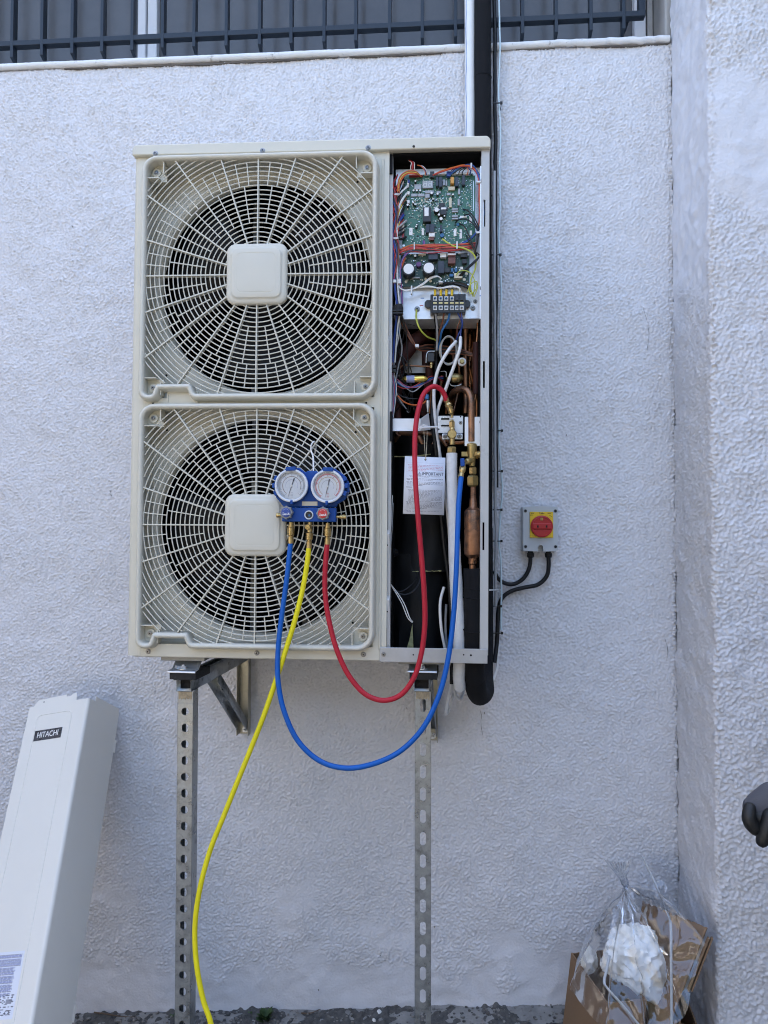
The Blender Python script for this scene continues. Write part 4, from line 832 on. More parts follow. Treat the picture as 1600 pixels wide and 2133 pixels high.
# cross brackets
b = MB(); ub(b, 812, 876, .018, .020, 872, 898); p, q = U(812, 898, .018), U(876, 896, .018); b.box(p.x, q.x, .010, .018, p.z-.0006, p.z+.0012); p2, q2 = U(812, 874, .018), U(876, 872, .018); b.box(p.x, q.x, .018, .036, q2.z-.0012, q2.z+.0005)
b.hexa([U(876, 898, .018), U(897, 895, .045), U(876, 898, .021), U(897, 895, .048), U(876, 872, .018), U(893, 860, .045), U(876, 872, .021), U(893, 860, .048)]); b.build('cross_bracket', 'white_steel', unit, bevel=.001)
b = MB(); 
ub(b, 912, 965, .050, .052, 866, 902); b.build('valve_bracket', 'white_steel', unit, bevel=.001)
for y_ in (872.5, 886.5): b = MB(); ub(b, 919, 936, .0492, .0502, y_-1.8, y_+1.8); b.build('bracket_slot', 'slot', unit)
for x_, y_ in ((914, 894), (959.5, 868)): b = MB(); p = U(x_, y_, .0498); b.cyl(p, p-Vector((0, .0006, 0)), .0022, n=10); b.build('screw_hole', 'slot', unit)
screw(U(959.5, 880.5, .05), s=.7)
b = MB(); ub(b, 968, 1008, .030, .032, 868, 929); b.build('valve_bracket', 'white_steel', unit, bevel=.001); screw(U(1003, 879, .03), s=.85)
b = MB(); p = U(1003, 896, .0298); b.cyl(p, p-Vector((0, .0006, 0)), .0024, n=10); b.build('screw_hole', 'slot', unit)
b = MB(); ub(b, 921, 964, .040, .043, 903, 915); b.build('valve_flange', 'white_steel', unit, bevel=.003); screw(U(927, 908.5, .04), s=.9); screw(U(957, 908.5, .04), s=.9)
b = MB(); b.tube(catmull(wpts(z4, [(520, 190, .012), (620, 185, .010), (750, 180, .02)]), 5), .0030, 8); b.build('cable_tie', 'tie', unit); b = MB(); b.tube(catmull(wpts(z4, [(530, 215, .012), (560, 160, .010), (600, 165, .012), (640, 200, .016)]), 5), .0026, 8); b.build('cable_tie', 'tie', unit)
# small service valve: stem up to the gauge port, round bonnet, flare nut
VD = .028
b = MB(); p = U(*z4(932, 60), VD); b.lathe([(.0030, .03), (.0030, .018), (.0040, .016), (.0040, 0)], p, (0, 0, 1), 12); b.build('valve_stem', 'brass', unit)
b = MB(); p = U(*z4(932, 190), VD); b.lathe([(.0070, 0), (.0085, .002), (.0085, .015), (.0055, .018), (.0045, .021)], p, (0, 0, 1), 6); b.build('valve_nut', 'brass', unit, smooth=False)
b = MB(); p = U(*z4(935, 410), VD); b.lathe([(.0075, 0), (.0075, .036), (.0065, .046)], p, (0, 0, 1), 18); q = U(*z4(932, 275), VD); b.lathe([(.0125, .004), (.0125, -.008), (.0112, -.010), (.0108, -.0092)], q, (0, 1, 0), 24); b.build('valve_body', 'brass', unit)
b = MB(); p = U(*z4(930, 515), VD); b.lathe([(.0118, 0), (.0128, .003), (.0128, .013), (.0105, .0165)], p, (0, 0, 1), 6); b.build('flare_nut', 'brass_dark', unit, smooth=False)
# copper bend to the large valve, valve body with side caps
pipe(z3, [(930, 1130, .14), (925, 1040, .12), (965, 960, .085), (1050, 925, .06), (1130, 950, .045), (1175, 1040, .036), (1180, 1200, .034), (1182, 1450, .034), (1182, 1600, .034)], .0094, 'copper', 'copper_bend', 18)
LV = .034
b = MB(); p = U(*z4(1185, 420), LV); b.lathe([(.0105, .006), (.0138, .004), (.0138, -.001), (.0125, -.002), (.0125, -.006)], p, (0, 0, 1), 24)
p = U(*z4(1190, 480), LV); b.lathe([(.0135, .013), (.0135, -.004), (.0105, -.022), (.0095, -.032), (.0085, -.042)], p, (0, 0, 1), 20)
q = U(*z4(1230, 545), LV); r_ = U(*z4(1318, 520), LV-.012); t = (r_-q); b.lathe([(.0085, -.008), (.0085, t.length*.45), (.0078, t.length*.5), (.0078, t.length)], q, t, 14)
q = U(*z4(1200, 600), LV-.004); r_ = U(*z4(1125, 625), LV-.018); t = (r_-q); b.lathe([(.0075, 0), (.0075, t.length*.6), (.0088, t.length*.62), (.0088, t.length), (.006, t.length+.003)], q, t, 16)
q = U(*z4(1070, 530), LV+.006); b.box(q.x-.003, q.x+.014, q.y-.006, q.y+.006, q.z-.006, q.z+.006)
b.build('large_valve_body', 'brass_dark', unit)
b = MB(); q = U(*z4(1230, 545), LV); r_ = U(*z4(1318, 520), LV-.014); t = (r_-q); b.lathe([(.0105, .004), (.0105, .012)], q, t, 6); b.build('valve_cap', 'brass', unit, smooth=False)
b = MB(); p = U(*z4(1200, 790), LV); b.lathe([(.0092, 0), (.0105, .003), (.0105, .017), (.0092, .020)], p, (0, 0, 1), 6); b.build('valve_nut', 'brass', unit, smooth=False)
b = MB(); p = U(*z4(1198, 920), LV); b.lathe([(.010, -.006), (.0150, -.002), (.0162, .003), (.0162, .019), (.0135, .0235)], p, (0, 0, 1), 6); b.build('flare_nut', 'brass_dark', unit, smooth=False)
# compressor in its black sound jacket
cc = U(862, 1345, .215); cz_ = .012; ht = U(862, 902, .215).z-cz_
def jacket_ring(n, r0_, z, ph, amp): return [Vector((cc.x+math.cos(a)*(r0_+amp*noise.noise(Vector((math.cos(a)*3, math.sin(a)*3, z*9+ph)))), cc.y+math.sin(a)*(r0_+amp*noise.noise(Vector((math.cos(a)*3, math.sin(a)*3, z*9+ph)))), z)) for a in [2*math.pi*i/n for i in range(n)]]
def jacket(z0_, z1_, r0_, ph, amp, name, cx_=0):
    n = 48; zs_ = np.linspace(z0_, z1_, 14); vs = []
    for z in zs_: vs += jacket_ring(n, r0_, z, ph, amp)
    fs = [(i*n+j, i*n+(j+1) % n, (i+1)*n+(j+1) % n, (i+1)*n+j) for i in range(13) for j in range(n)]+[tuple(range(13*n, 14*n))]
    b = MB().add(vs, fs); b.v = [v+Vector((cx_, 0, 0)) for v in b.v]; return b.build(name, 'jacket', unit)
zsm = U(895, 1192, .13).z
jacket(cz_, zsm+.05, .083, 0, .008, 'sound_jacket', .012); jacket(zsm, cz_+ht*.93, .088, 5, .009, 'sound_jacket', .028); jacket(cz_+ht*.80, cz_+ht, .074, 9, .004, 'compressor_lid', .01)
b = MB(); p = U(*z5(190, 440), .11); b.lathe([(.012, .03), (.012, .0), (.009, -.003), (.008, 0), (.0045, -.002), (.002, -.002)], p, (0, 1, 0), 18); b.build('compressor_plug', 'foam', unit)
b = MB(); vs = wpts(z5, [(425, 1350, .118), (440, 1690, .115), (345, 1690, .112), (385, 1560, .115), (405, 1450, .117)]); b.add(vs+[v+Vector((0, .006, 0)) for v in vs], [(0, 1, 2, 3, 4), (9, 8, 7, 6, 5)]+[(i, (i+1) % 5, (i+1) % 5+5, i+5) for i in range(5)]); b.build('jacket_lining', 'fibre', unit)
vs = wpts(z5, [(425, 680, .117), (800, 672, .118)]); pts = [vs[0].lerp(vs[1], t)+Vector((0, 0, .002*noise.noise(Vector((t*14, 2, 2))))) for t in np.linspace(0, 1, 30)]; b = MB(); b.tube(pts, [.0008+.0022*max(0, noise.noise(Vector((t*9, 5, 2)))) for t in np.linspace(0, 1, 30)], 6); b.build('jacket_seam', 'fibre', unit)
b = MB(); b.tube(catmull(wpts(z4, [(160, 562, .12), (330, 560, .115), (520, 548, .115), (660, 530, .12)]), 6), .0016, 6); b.build('jacket_seam', 'fibre', unit)

# ================================================================== refrigerant lines that leave the unit
def wb(b, name, m, origin, **k): return b.build(name, m, None, origin=origin, **k)
def wp(rd_, pts): return [UW(*rd_(p[0], p[1]), p[2]) for p in pts]
def ident(a, b_): return (a, b_)
# white braided sleeve round the thin line
pts = catmull(wp(ident, [(941, 944, .028), (941, 975, .028), (942, 1030, .030), (945, 1100, .034), (948.5, 1180, .04), (953, 1260, .048), (957.5, 1330, .055), (958, 1380, .06), (956, 1410, .07), (958, 1432, .09)]), 26)
L = [0]
for a, b_ in zip(pts, pts[1:]): L.append(L[-1]+(b_-a).length)
nr = 150; rp = []; rr = []
for i in range(nr*2+1):
    s = L[-1]*i/(nr*2); j = max(k for k in range(len(L)) if L[k] <= s+1e-9); j = min(j, len(L)-2); t = (s-L[j])/(L[j+1]-L[j]); rp.append(pts[j].lerp(pts[j+1], t))
    f = i/(nr*2); base = .0150+.0030*sstep(.25, .65, f)-.0015*sstep(.88, .95, f)+.0014*noise.noise(Vector((f*9, 1, 1))); rr.append(base-(.0005 if i % 2 else 0))
b = MB(); b.tube(rp, rr, 18); tag(wb(b, 'liquid_pipe', 'braid', rp[-1], ang=70), 'white braided sleeve on the thin pipe running down beside the blue hose', 'pipe')
# thick line: copper with a muffler, black foam, a bend under the unit, then up the wall
gp = empty('gas_pipe', UW(990, 1470, .1), 'thick copper pipe with muffler and black foam sleeve bending under the unit', 'pipe'); g0 = gp.location
def gpart(b, name, m, **k): b.v = [v-g0 for v in b.v]; return b.build(name, m, gp, **k)
p = UW(*z4(1205, 940), LV); q = UW(984.5, 1190, LV); t = (q-p).normalized(); L1_ = (UW(985, 1062, LV)-p).length; L2_ = (UW(985, 1158, LV)-p).length; L3_ = (q-p).length
b = MB(); b.lathe([(.0082, 0), (.0086, L1_*.45), (.0086, L1_*.5), (.0105, L1_*.6), (.0108, L1_*.84), (.0125, L1_*.90), (.0215, L1_*1.02), (.0232, L1_*1.1), (.0235, L2_-.014), (.0218, L2_-.004), (.0125, L2_+.006), (.0112, L2_+.012), (.0118, L2_+.020), (.0092, L2_+.023), (.0095, L3_+.02)], p, t, 28); gpart(b, 'muffler', 'copper', ang=30)
fp_ = catmull(wp(ident, [(987, 1184, .036), (988, 1230, .038), (988, 1290, .042), (988, 1350, .05), (988, 1400, .07), (990, 1430, .10)]), 10)
def lumpy(ps, r, n=22, amp=.05, ph=0): return [r*(1+amp*noise.noise(Vector((i*.35, ph, 2)))) for i in range(len(ps))]
b = MB(); b.tube(fp_[:-6], lumpy(fp_[:-6], .0275), 22); gpart(b, 'foam_sleeve', 'foam')
for py in (1228, 1247, 1312): b = MB(); c = UW(988, py, .039); ps = [c+Vector((.0285*math.cos(a), .0285*math.sin(a), .004*math.sin(a*1.3+py))) for a in np.linspace(0, 2*math.pi, 30)[:-1]]; b.tube(ps, .0016, 6, closed=True); gpart(b, 'tape_edge', 'foam')
bend = [UW(988, 1372, .075), UW(989, 1400, .085), UW(991, 1430, .105), UW(998, 1447, .16), UW(1008, 1440, .25), P(1008, 1400, -.13), P(1009, 1350, -.075), P(1009, 1290, -.060), P(1008, 1100, -.052)]
bend = catmull(bend, 8); b = MB(); b.tube(bend, lumpy(bend, .0290, amp=.03), 24); gpart(b, 'foam_bend', 'foam')
pc_ = P(1007.5, 1110, -.052); b = MB(); vp = [Vector((pc_.x+.002*noise.noise(Vector((z*3, 1, 0))), -.052, z)) for z in np.linspace(pc_.z, 4.8, 60)]; b.tube(vp, lumpy(vp, .0285, amp=.02), 24); gpart(b, 'foam_riser', 'foam')
for zj in (2.2, 2.72, 3.12): b = MB(); ps = [Vector((pc_.x+.0289*math.cos(a), -.052+.0289*math.sin(a), zj+.0015*math.sin(a*2))) for a in np.linspace(0, 2*math.pi, 32)[:-1]]; b.tube(ps, .0010, 5, closed=True); gpart(b, 'foam_joint', 'foam')
# white insulated riser left of it
c0 = P(978.5, 100, -.05); vp = [Vector((c0.x+.0015*noise.noise(Vector((z*5, 3, 0))), -.05, z)) for z in np.linspace(2.1, 4.8, 70)]
wr = empty('white_riser', vp[0], 'white insulated pipe rising up the wall from behind the unit, left of the black one', 'pipe')
b = MB(); b.tube([v-vp[0] for v in vp], lumpy(vp, .0170, amp=.02), 20); b.build('insulation', 'white_tube', wr)
b = MB(); ps = [v-vp[0]+Vector((-.0120+.0018*math.sin(v.z*34), -.0125, 0)) for v in vp]; b.tube(ps, .0009, 5); b.build('marking_line', 'w_sky', wr)
# cables that follow the riser
def cable(px, name, r, m, label, wob, z0_, z1_, Y, x_low=None, seed=0, group=None):
    c = P(px, 100, Y); zs_ = np.linspace(z0_, z1_, 90); cl = P(x_low or px, 1200, Y).x
    vp = [Vector((cl+(c.x-cl)*(z-1.4)/(3.1-1.4)+wob*noise.noise(Vector((z*6, seed, 0)))+wob*.5*noise.noise(Vector((z*17, seed, 0))), Y+wob*.3*noise.noise(Vector((z*5, seed+3, 0))), z)) for z in zs_]
    b = MB(); b.tube(vp, r, 10); return tag(wb(b, name, m, vp[0]), label, 'cable', group)
cable(1031, 'black_cable', .0064, 'cable_black', 'straight black cable clipped along the right of the black foam riser', .003, 1.75, 4.8, -.030, 1035, 2)
cable(1028.5, 'grey_cable', .0046, 'w_grey', 'smooth pale grey cable running down the right of the black riser', .003, 1.36, 2.8, -.058, 1032.5, 5)
cable(1040.5, 'thin_white_wire', .0030, 'wire_cyan', 'wavy thin pale cyan wire hanging at the far right of the riser cables', .0085, 1.28, 4.8, -.036, 1043.5, 9)
# ties on the cable run
tz = [(1045, 218), (1043, 533), (1046, 898), (1046, 982), (1045, 1062), (1045, 1127), (1044, 1262), (1046, 1318)]
for i, (px, py) in enumerate(tz):
    c = P(px-9, py, -.045); b = MB(); b.box(-.016, .014, -.011, -.0085, -.0018, .0018); b.box(.009, .0165, -.0125, -.0055, -.004, .004); b.box(.012, .014, -.0085, .035, -.0018, .0018)
    nth = ('first', 'second', 'third', 'fourth', 'fifth', 'sixth', 'seventh', 'eighth')[i]
    o = b.build('cable_tie', 'w_black', bevel=.0006); o.location = c; tag(o, f'small black cable tie on the riser cables, {nth} from the top', 'cable tie', 'cable ties along the riser')
b = MB(); b.tube([UW(1020, 1229, .02), P(1032, 1229, -.1), P(1044, 1229, -.03)], .0018, 6, flat=1); o = wb(b, 'cable_tie', 'tie', UW(1020, 1229, .02)); tag(o, 'pale cable tie stretched from the unit edge to the cables', 'cable tie')
# white cables looping below the unit
def loop(name, pts, r, m, label, cat='cable'): b = MB(); ps = catmull(pts, 8); b.tube(ps, r, 10); return tag(wb(b, name, m, ps[0]), label, cat)
loop('white_cable', [UW(938, 1372, .10), UW(941, 1410, .12), UW(934, 1455, .15), UW(929, 1487, .17), UW(935, 1478, .2), UW(943, 1450, .23), P(950, 1435, -.2), P(957, 1415, -.1)], .0042, 'white_tube', 'white cable dropping lowest in a pointed loop under the unit')
loop('white_cable', [UW(943, 1372, .13), UW(943, 1410, .14), UW(948, 1445, .17), UW(957, 1457, .22), UW(964, 1447, .27), P(968, 1420, -.15)], .0042, 'white_tube', 'white cable in a short round loop under the unit')
loop('white_cable', [P(1036, 1290, -.03), P(1037.5, 1345, -.03), P(1036, 1385, -.032), P(1029, 1412, -.05), P(1018, 1425, -.09)], .0046, 'white_tube', 'white cable curling in behind the black foam bend')

# ================================================================== wall isolator switch
IY = -.062
iso = empty('isolator_switch', P(1126, 1150, 0), 'grey wall isolator with a red rotary handle on a yellow plate', 'switch'); i0 = iso.location
def ipart(b, name, m, **k): b.v = [v-i0 for v in b.v]; return b.build(name, m, iso, **k)
c = P(1126, 1102, IY); hw, hh_ = .0560, .0735
# tapered box with a bowed front
vs = []; nu = 13
rows = [(-.003, hw*.97, hh_*.99), (-.030, hw, hh_), (-.033, hw*.985, hh_*.985)]
b = MB(); b.box(c.x-hw*1.02, c.x+hw*1.0, -.034, .004, c.z-hh_, c.z+hh_*1.0); ipart(b, 'enclosure_back', 'iso_grey', bevel=.003)
top = [(c.x-hw+2*hw*i/12, c.z+hh_*.97+.004*(1-((i-6)/6)**2)) for i in range(13)]
slot_ = [(c.x+.008, c.z-hh_*.985), (c.x+.008, c.z-hh_*.985+.012)]+[(c.x+.008*math.cos(a), c.z-hh_*.985+.012+.008*math.sin(a)) for a in np.linspace(.3, math.pi-.3, 7)]+[(c.x-.008, c.z-hh_*.985+.012), (c.x-.008, c.z-hh_*.985)]
bot = [(c.x+hw*(1-i/6), c.z-hh_*.96-.003*(1-(1-i/6)**2)) for i in range(6)]+slot_+[(c.x-hw*(i/6), c.z-hh_*.96-.003*(1-(i/6)**2)) for i in range(1, 7)]
b = MB(); b.prism(top+bot, IY, -.036); ipart(b, 'enclosure_cover', 'iso_grey', bevel=.0025)
for sx_ in (-1, 1):
    for sz_ in (-.78, .80):
        p = Vector((c.x+sx_*hw*.86, IY-.0002, c.z+sz_*hh_)); b = MB(); b.lathe([(.0058, -.0003), (.0055, -.0006), (.0036, -.0007)], p, (0, 1, 0), 16); b.lathe([(.0042, -.0008), (.0001, -.0010)], p, (0, 1, 0), 12, mi=1); ipart(b, 'cover_screw', ['knob_grey', 'slot'])
pa, pb_ = P(1104, 1120, IY-.006), P(1152.5, 1066, IY-.006)
b = MB(); b.box(pa.x, pb_.x, IY-.006, IY+.001, pa.z, pb_.z); ipart(b, 'yellow_plate', 'iso_yellow', bevel=.0015)
kc = P(1129.3, 1096.5, IY-.02); kr = .0355
b = MB(); b.lathe([(kr, .016), (kr, .004), (kr*.97, .0015), (kr*.86, .0), (kr*.84, .003), (.0005, .0035)], kc, (0, 1, 0), 40); ipart(b, 'rotary_handle', 'iso_red', ang=30)
b = MB(); b.box(kc.x-kr*.85, kc.x+kr*.85, kc.y-.003, kc.y+.006, kc.z-.009, kc.z+.010); ipart(b, 'handle_grip', 'iso_red', bevel=.0025)
b = MB(); b.prism([(kc.x+kr*.84*math.cos(a), kc.z-.013+kr*.0+kr*.7*math.sin(a) if False else kc.z-.012+kr*.60*math.sin(a)) for a in np.linspace(math.pi, 2*math.pi, 20)], kc.y+.0005, kc.y+.006); ipart(b, 'handle_lip', 'iso_red', bevel=.001)
for q in (-.014, .014): b = MB(); b.box(kc.x+q-.0028, kc.x+q+.0028, kc.y-.0036, kc.y-.0028, kc.z-.004, kc.z+.0035); ipart(b, 'handle_hole', 'slot')
b = MB(); b.box(kc.x-.005, kc.x+.003, kc.y-.0003, kc.y+.004, kc.z+.0195, kc.z+.028); ipart(b, 'pointer_window', 'brass_dark', bevel=.0005); b = MB(); b.cyl(Vector((kc.x-.001, kc.y-.0004, kc.z+.024)), Vector((kc.x-.001, kc.y-.001, kc.z+.024)), .0012, n=8); ipart(b, 'pointer_dot', 'slot')
b = MB(); yq = IY-.0064
def dash(x0_, x1_, z_, h_=.0007): b.box(x0_, x1_, yq, yq+.0002, z_-h_, z_+h_)
zt2 = pb_.z
for x0_, x1_ in ((pa.x+.003, pa.x+.015), (pb_.x-.018, pb_.x-.003)): dash(x0_, x1_, zt2-.0035, .0004); dash(x0_, x0_+.004, zt2-.0060); dash(x0_+.005, x0_+.010, zt2-.0060)
for k in range(5): b.obox(Vector((pb_.x-.012+k*.0022, yq, zt2-.011-k*.0015)), Vector((.0007, 0, -.0004)), Vector((0, .0001, 0)), Vector((.0003, 0, .0007)))
# hand-drawn mark above the handle
for a0_, a1_ in (((-.007, -.001), (-.004, -.001)), ((-.0055, -.001), (-.0045, -.008)), ((-.007, -.004), (-.0028, -.0035)), ((-.002, -.0075), (.004, -.0015)), ((-.001, -.002), (.003, -.007)), ((.002, -.0055), (.009, -.0055))):
    cxm = (pa.x+pb_.x)/2; b.tube([Vector((cxm+a0_[0], yq, zt2+a0_[1]-.0005)), Vector((cxm+a1_[0], yq, zt2+a1_[1]-.0005))], .0007, 5)
ipart(b, 'plate_print', 'slot', smooth=False)
vs, fs = text_mesh('CE', .0065); b = MB().add([Vector(v)+Vector((pa.x+.005, yq, zt2-.0115)) for v in vs], fs); ipart(b, 'ce_mark', 'slot', smooth=False)
for px in (1105, 1142.5):
    p = P(px, 1150, -.034); b = MB(); b.lathe([(.0085, -.004), (.0085, .003), (.0118, .0035), (.0118, .013), (.0105, .017), (.0085, .0185)], p, (0, 0, -1), 10); ipart(b, 'cable_gland', 'cable_black', smooth=False)
loop('power_cable', [P(1105, 1158, -.034), P(1104.5, 1172, -.034), P(1100, 1190, -.034), P(1087, 1208, -.032), P(1068, 1217, -.03), P(1050, 1214, -.03), P(1036, 1203, -.032), P(1030, 1190, -.04)], .0068, 'cable_black', 'shorter black cable curving from the left gland of the wall switch')
loop('power_cable', [P(1142.5, 1158, -.034), P(1143, 1178, -.034), P(1139, 1200, -.034), P(1122, 1217, -.033), P(1092, 1224, -.03), P(1064, 1232, -.028), P(1046, 1246, -.028), P(1038.5, 1270, -.03), P(1037, 1300, -.035), P(1035, 1340, -.04), P(1030, 1380, -.06)], .0070, 'cable_black', 'longer black cable curving from the right gland of the wall switch')

# ================================================================== brackets and legs that carry the unit
def channel_cells(b, w, depth, z0_, z1_, pitch, holes, th=.0025, lip=.009):
    """strut channel standing along z: front web with holes, two flanges, returned lips at the back"""
    z = z0_; i = 0; N = 24
    while z < z1_-1e-6:
        zt__ = min(z+pitch, z1_); cz__ = (z+zt__)/2; hw_ = w/2; hh2 = (zt__-z)/2; kind = holes[i % len(holes)]
        if hh2 < pitch*.45 or kind is None: b.add([(-hw_, 0, z), (hw_, 0, z), (hw_, 0, zt__), (-hw_, 0, zt__)], [(0, 1, 2, 3)])
        else:
            hx, hz = kind; outer = []; inn = []
            for k in range(N):
                a = 2*math.pi*(k+.5)/N; c_, s_ = math.cos(a), math.sin(a); t_ = min(hw_/abs(c_), hh2/abs(s_)); outer.append((c_*t_, 0, cz__+s_*t_))
                st_ = max(0, hz-hx); inn.append((hx*c_, 0, cz__+hx*s_+(st_ if s_ > 0 else -st_)))
            # corners so the cell stays a full rectangle
            b.add(outer+inn, [(k, (k+1) % N, N+(k+1) % N, N+k) for k in range(N)])
            for sx_ in (-1, 1):
                for sz_ in (-1, 1):
                    q = [o_ for o_ in outer if o_[0]*sx_ > 0 and (o_[2]-cz__)*sz_ > 0]; va = max(q, key=lambda o_: (abs(o_[0]) > hw_-1e-6, abs(o_[2]-cz__))); vb = max(q, key=lambda o_: (abs(o_[2]-cz__) > hh2-1e-6, abs(o_[0]))); b.add([va, vb, (sx_*hw_, 0, cz__+sz_*hh2)], [(0, 1, 2)])
        z = zt__; i += 1
    for s_ in (-1, 1):
        x = s_*w/2; b.add([(x, 0, z0_), (x, depth, z0_), (x, depth, z1_), (x, 0, z1_)], [(0, 1, 2, 3)]); b.add([(x, depth, z0_), (x-s_*lip, depth, z0_), (x-s_*lip, depth, z1_), (x, depth, z1_)], [(0, 1, 2, 3)])
    return b
BR = [('left', 384, 1425, 368, 1432, 511, 1527, .12), ('right', 876, 1425, 861.5, 1436, 899, 1541, .12)]
for side, pxa, pya, pxl, pyl, pxw, pyw, d_ in BR:
    LD = .032 if side == 'left' else .045
    top_ = UW(pxl+15.5 if side == 'left' else 878, 1440, LD); foot = Vector((top_.x+.004, top_.y, gz(top_.x)-.01))
    br = empty('wall_bracket', Vector((top_.x, 0, 1.0)), f'galvanised wall bracket holding up the {"left" if side == "left" else "right"} end of the unit', 'bracket', 'brackets under the unit'); b0 = br.location
    def bp(b, name, m, **k): b.v = [v-b0 for v in b.v]; return b.build(name, m, br, **k)
    def lp(b, name, m, par, org, **k): b.v = [v-org for v in b.v]; return b.build(name, m, par, **k)
    # leg: perforated channel
    lg = empty('support_leg', foot, 'galvanised strut leg with round holes, beside the yellow hose' if side == 'left' else 'galvanised strut leg with long slots, under the service bay', 'support leg')
    b = MB(); ln = top_.z-foot.z
    holes = [(.0104, .0104), (.0088, .0114)] if side == 'left' else [(.0078, .0178)]
    channel_cells(b, .0415, .041 if side == 'left' else .021, 0, ln, .0437 if side == 'left' else .0585, holes)
    o = b.build('channel', 'galv', lg, solid=.0024, smooth=False, weld=.0004); o.location = (0, 0, 0)
    b = MB(); b.box(-.06, .06, -.03, .07, .006, .012); b.build('foot_plate', 'galv', lg, bevel=.001)
    b = MB(); b.prism([(-.018+.036*i/14, ln-.020-.009*noise.noise(Vector((i*.8, 3, 1)))) for i in range(15)]+[(.018, ln-.001), (-.018, ln-.001)], -.0019, -.0014); b.build('weld_scorch', 'rust', lg)
    # arm: channel lying along y with its open side up and open end to the front
    A0 = Vector((top_.x, top_.y-.004, top_.z+.001)); A1 = Vector((P(pxw, 1420, 0).x, -.004, top_.z+.001)); dr = (A1-A0); LA = dr.length; dr.normalize(); sx_ = Vector((dr.y, -dr.x, 0)); up_ = Vector((0, 0, 1))
    b = MB(); hA = .040; wA = .0205
    prof = [(-wA+.006, hA-.006), (-wA+.0075, hA-.001), (-wA+.003, hA), (-wA, hA-.003), (-wA, 0), (wA, 0), (wA, hA-.003), (wA-.003, hA), (wA-.0075, hA-.001), (wA-.006, hA-.006)]
    vs = [A0+sx_*x+up_*z for x, z in prof]+[A1+sx_*x+up_*z for x, z in prof]; n = len(prof)
    b.add(vs, [(i, i+1, i+1+n, i+n) for i in range(n-1)]); bp(b, 'arm', 'galv', solid=.0024)
    b = MB(); b.obox(A0+dr*.035+up_*(hA/2-.001), sx_*(wA-.0015), dr*.010, up_*(hA/2-.004)); bp(b, 'dark_fill', 'rubber')  # black block added so the channel's open end looks shaded inside
    # wall channel and brace
    wz0 = P(pxw, pyw, 0).z; wz1 = A1.z+.34; xw = P(pxw, 1450, 0).x
    b = MB(); b.box(xw-.0205, xw+.0205, -.0075, -.005, wz0, wz1); b.box(xw-.0205, xw-.018, -.038, -.0075, wz0, wz1); b.box(xw+.018, xw+.0205, -.038, -.0075, wz0, wz1); bp(b, 'wall_channel', 'galv_warm_reflection', bevel=.0008)
    B0 = A0.lerp(A1, .42)-up_*.002; B1 = Vector((xw, -.030, wz0+.034)); bd = (B1-B0).normalized(); bn = bd.cross(sx_).normalized(); 
    b = MB(); w2 = .0165; prof = [(-w2, .017), (-w2, -.012), (w2, -.012), (w2, .017)]; vs = [B0+sx_*x+bn*z for x, z in prof]+[B1+sx_*x+bn*z for x, z in prof]; b.add(vs, [(i, i+1, i+5, i+4) for i in range(3)]); bp(b, 'brace', 'galv', solid=.0026)
    p = Vector((xw+.004, -.0075, wz0+.016)); b = MB(); b.lathe([(.011, 0), (.011, -.0022)], p, (0, 1, 0), 18); b.lathe([(.0085, -.0022), (.0085, -.010)], p, (0, 1, 0), 6); b.lathe([(.0042, -.010), (.0042, -.026)], p, (0, 1, 0), 10); bp(b, 'anchor_bolt', 'zinc', ang=25)
    # rubber pad and clamp under the unit's foot
    zc = A0.z+hA; zu_ = UO.z-.001
    b = MB(); nP = 16; vs = []
    for j, yv in enumerate((-.023, .085)):
        for i in range(nP+1):
            x = -.036+.072*i/nP; vs.append(A0+sx_*(x+.006)+dr*(yv+.004*noise.noise(Vector((i*1.7, j, 4))))+up_*(hA+.014+.003*noise.noise(Vector((i*1.3, j, 9)))))
        for i in range(nP+1):
            x = -.036+.072*i/nP; vs.append(A0+sx_*(x+.006)+dr*yv+up_*(hA-.004-.005*abs(noise.noise(Vector((i*.9, j, 2))))))
    m = nP+1; fs = [(i, i+1, m+i+1, m+i) for i in range(nP)]+[(2*m+i, 3*m+i, 3*m+i+1, 2*m+i+1) for i in range(nP)]+[(i, 2*m+i, 2*m+i+1, i+1) for i in range(nP)]+[(m+i, m+i+1, 3*m+i+1, 3*m+i) for i in range(nP)]+[(0, m, 3*m, 2*m), (m-1, 3*m-1, 4*m-1, 2*m-1)]
    b.add(vs, fs); bp(b, 'rubber_pad', 'rubber')
    b = MB(); prof = [(-.026, .0135), (-.025, .0175), (.004, .0195), (.040, zu_-A0.z-hA-.003), (.085, zu_-A0.z-hA-.003)]
    vs = []
    for x in (-.034, .041): vs += [A0+sx_*x*(1.0 if i > 1 else 1.04)+dr*y_+up_*(hA+z_) for i, (y_, z_) in enumerate(prof)]
    b.add(vs, [(i, i+1, i+6, i+5) for i in range(4)]); bp(b, 'clamp_plate', 'zinc', solid=.003, bevel=.001)
    p = A0+sx_*.002+dr*-.008+up_*(hA+.0205); b = MB(); b.lathe([(.0135, 0), (.0135, .0025)], p, (0, 0, 1), 18); b.lathe([(.0085, .0025), (.0085, .0095)], p, (0, 0, 1), 6); b.lathe([(.0045, .0095), (.0045, .013)], p, (0, 0, 1), 10)
    if side == 'left': b.lathe([(.0075, .002), (.0075, .010)], p+sx_*-.016+dr*-.002+up_*.001, Vector((.3, -.1, 1)), 6)
    bp(b, 'bolt', 'zinc', ang=25)
    # foot bar of the unit resting on the pad
    b = MB(); b.box(top_.x-.06, top_.x+.06, UO.y+.02, UO.y+D-.02, UO.z-.012, UO.z-.0015); bp(b, 'foot_rail', 'galv_dark', bevel=.001)

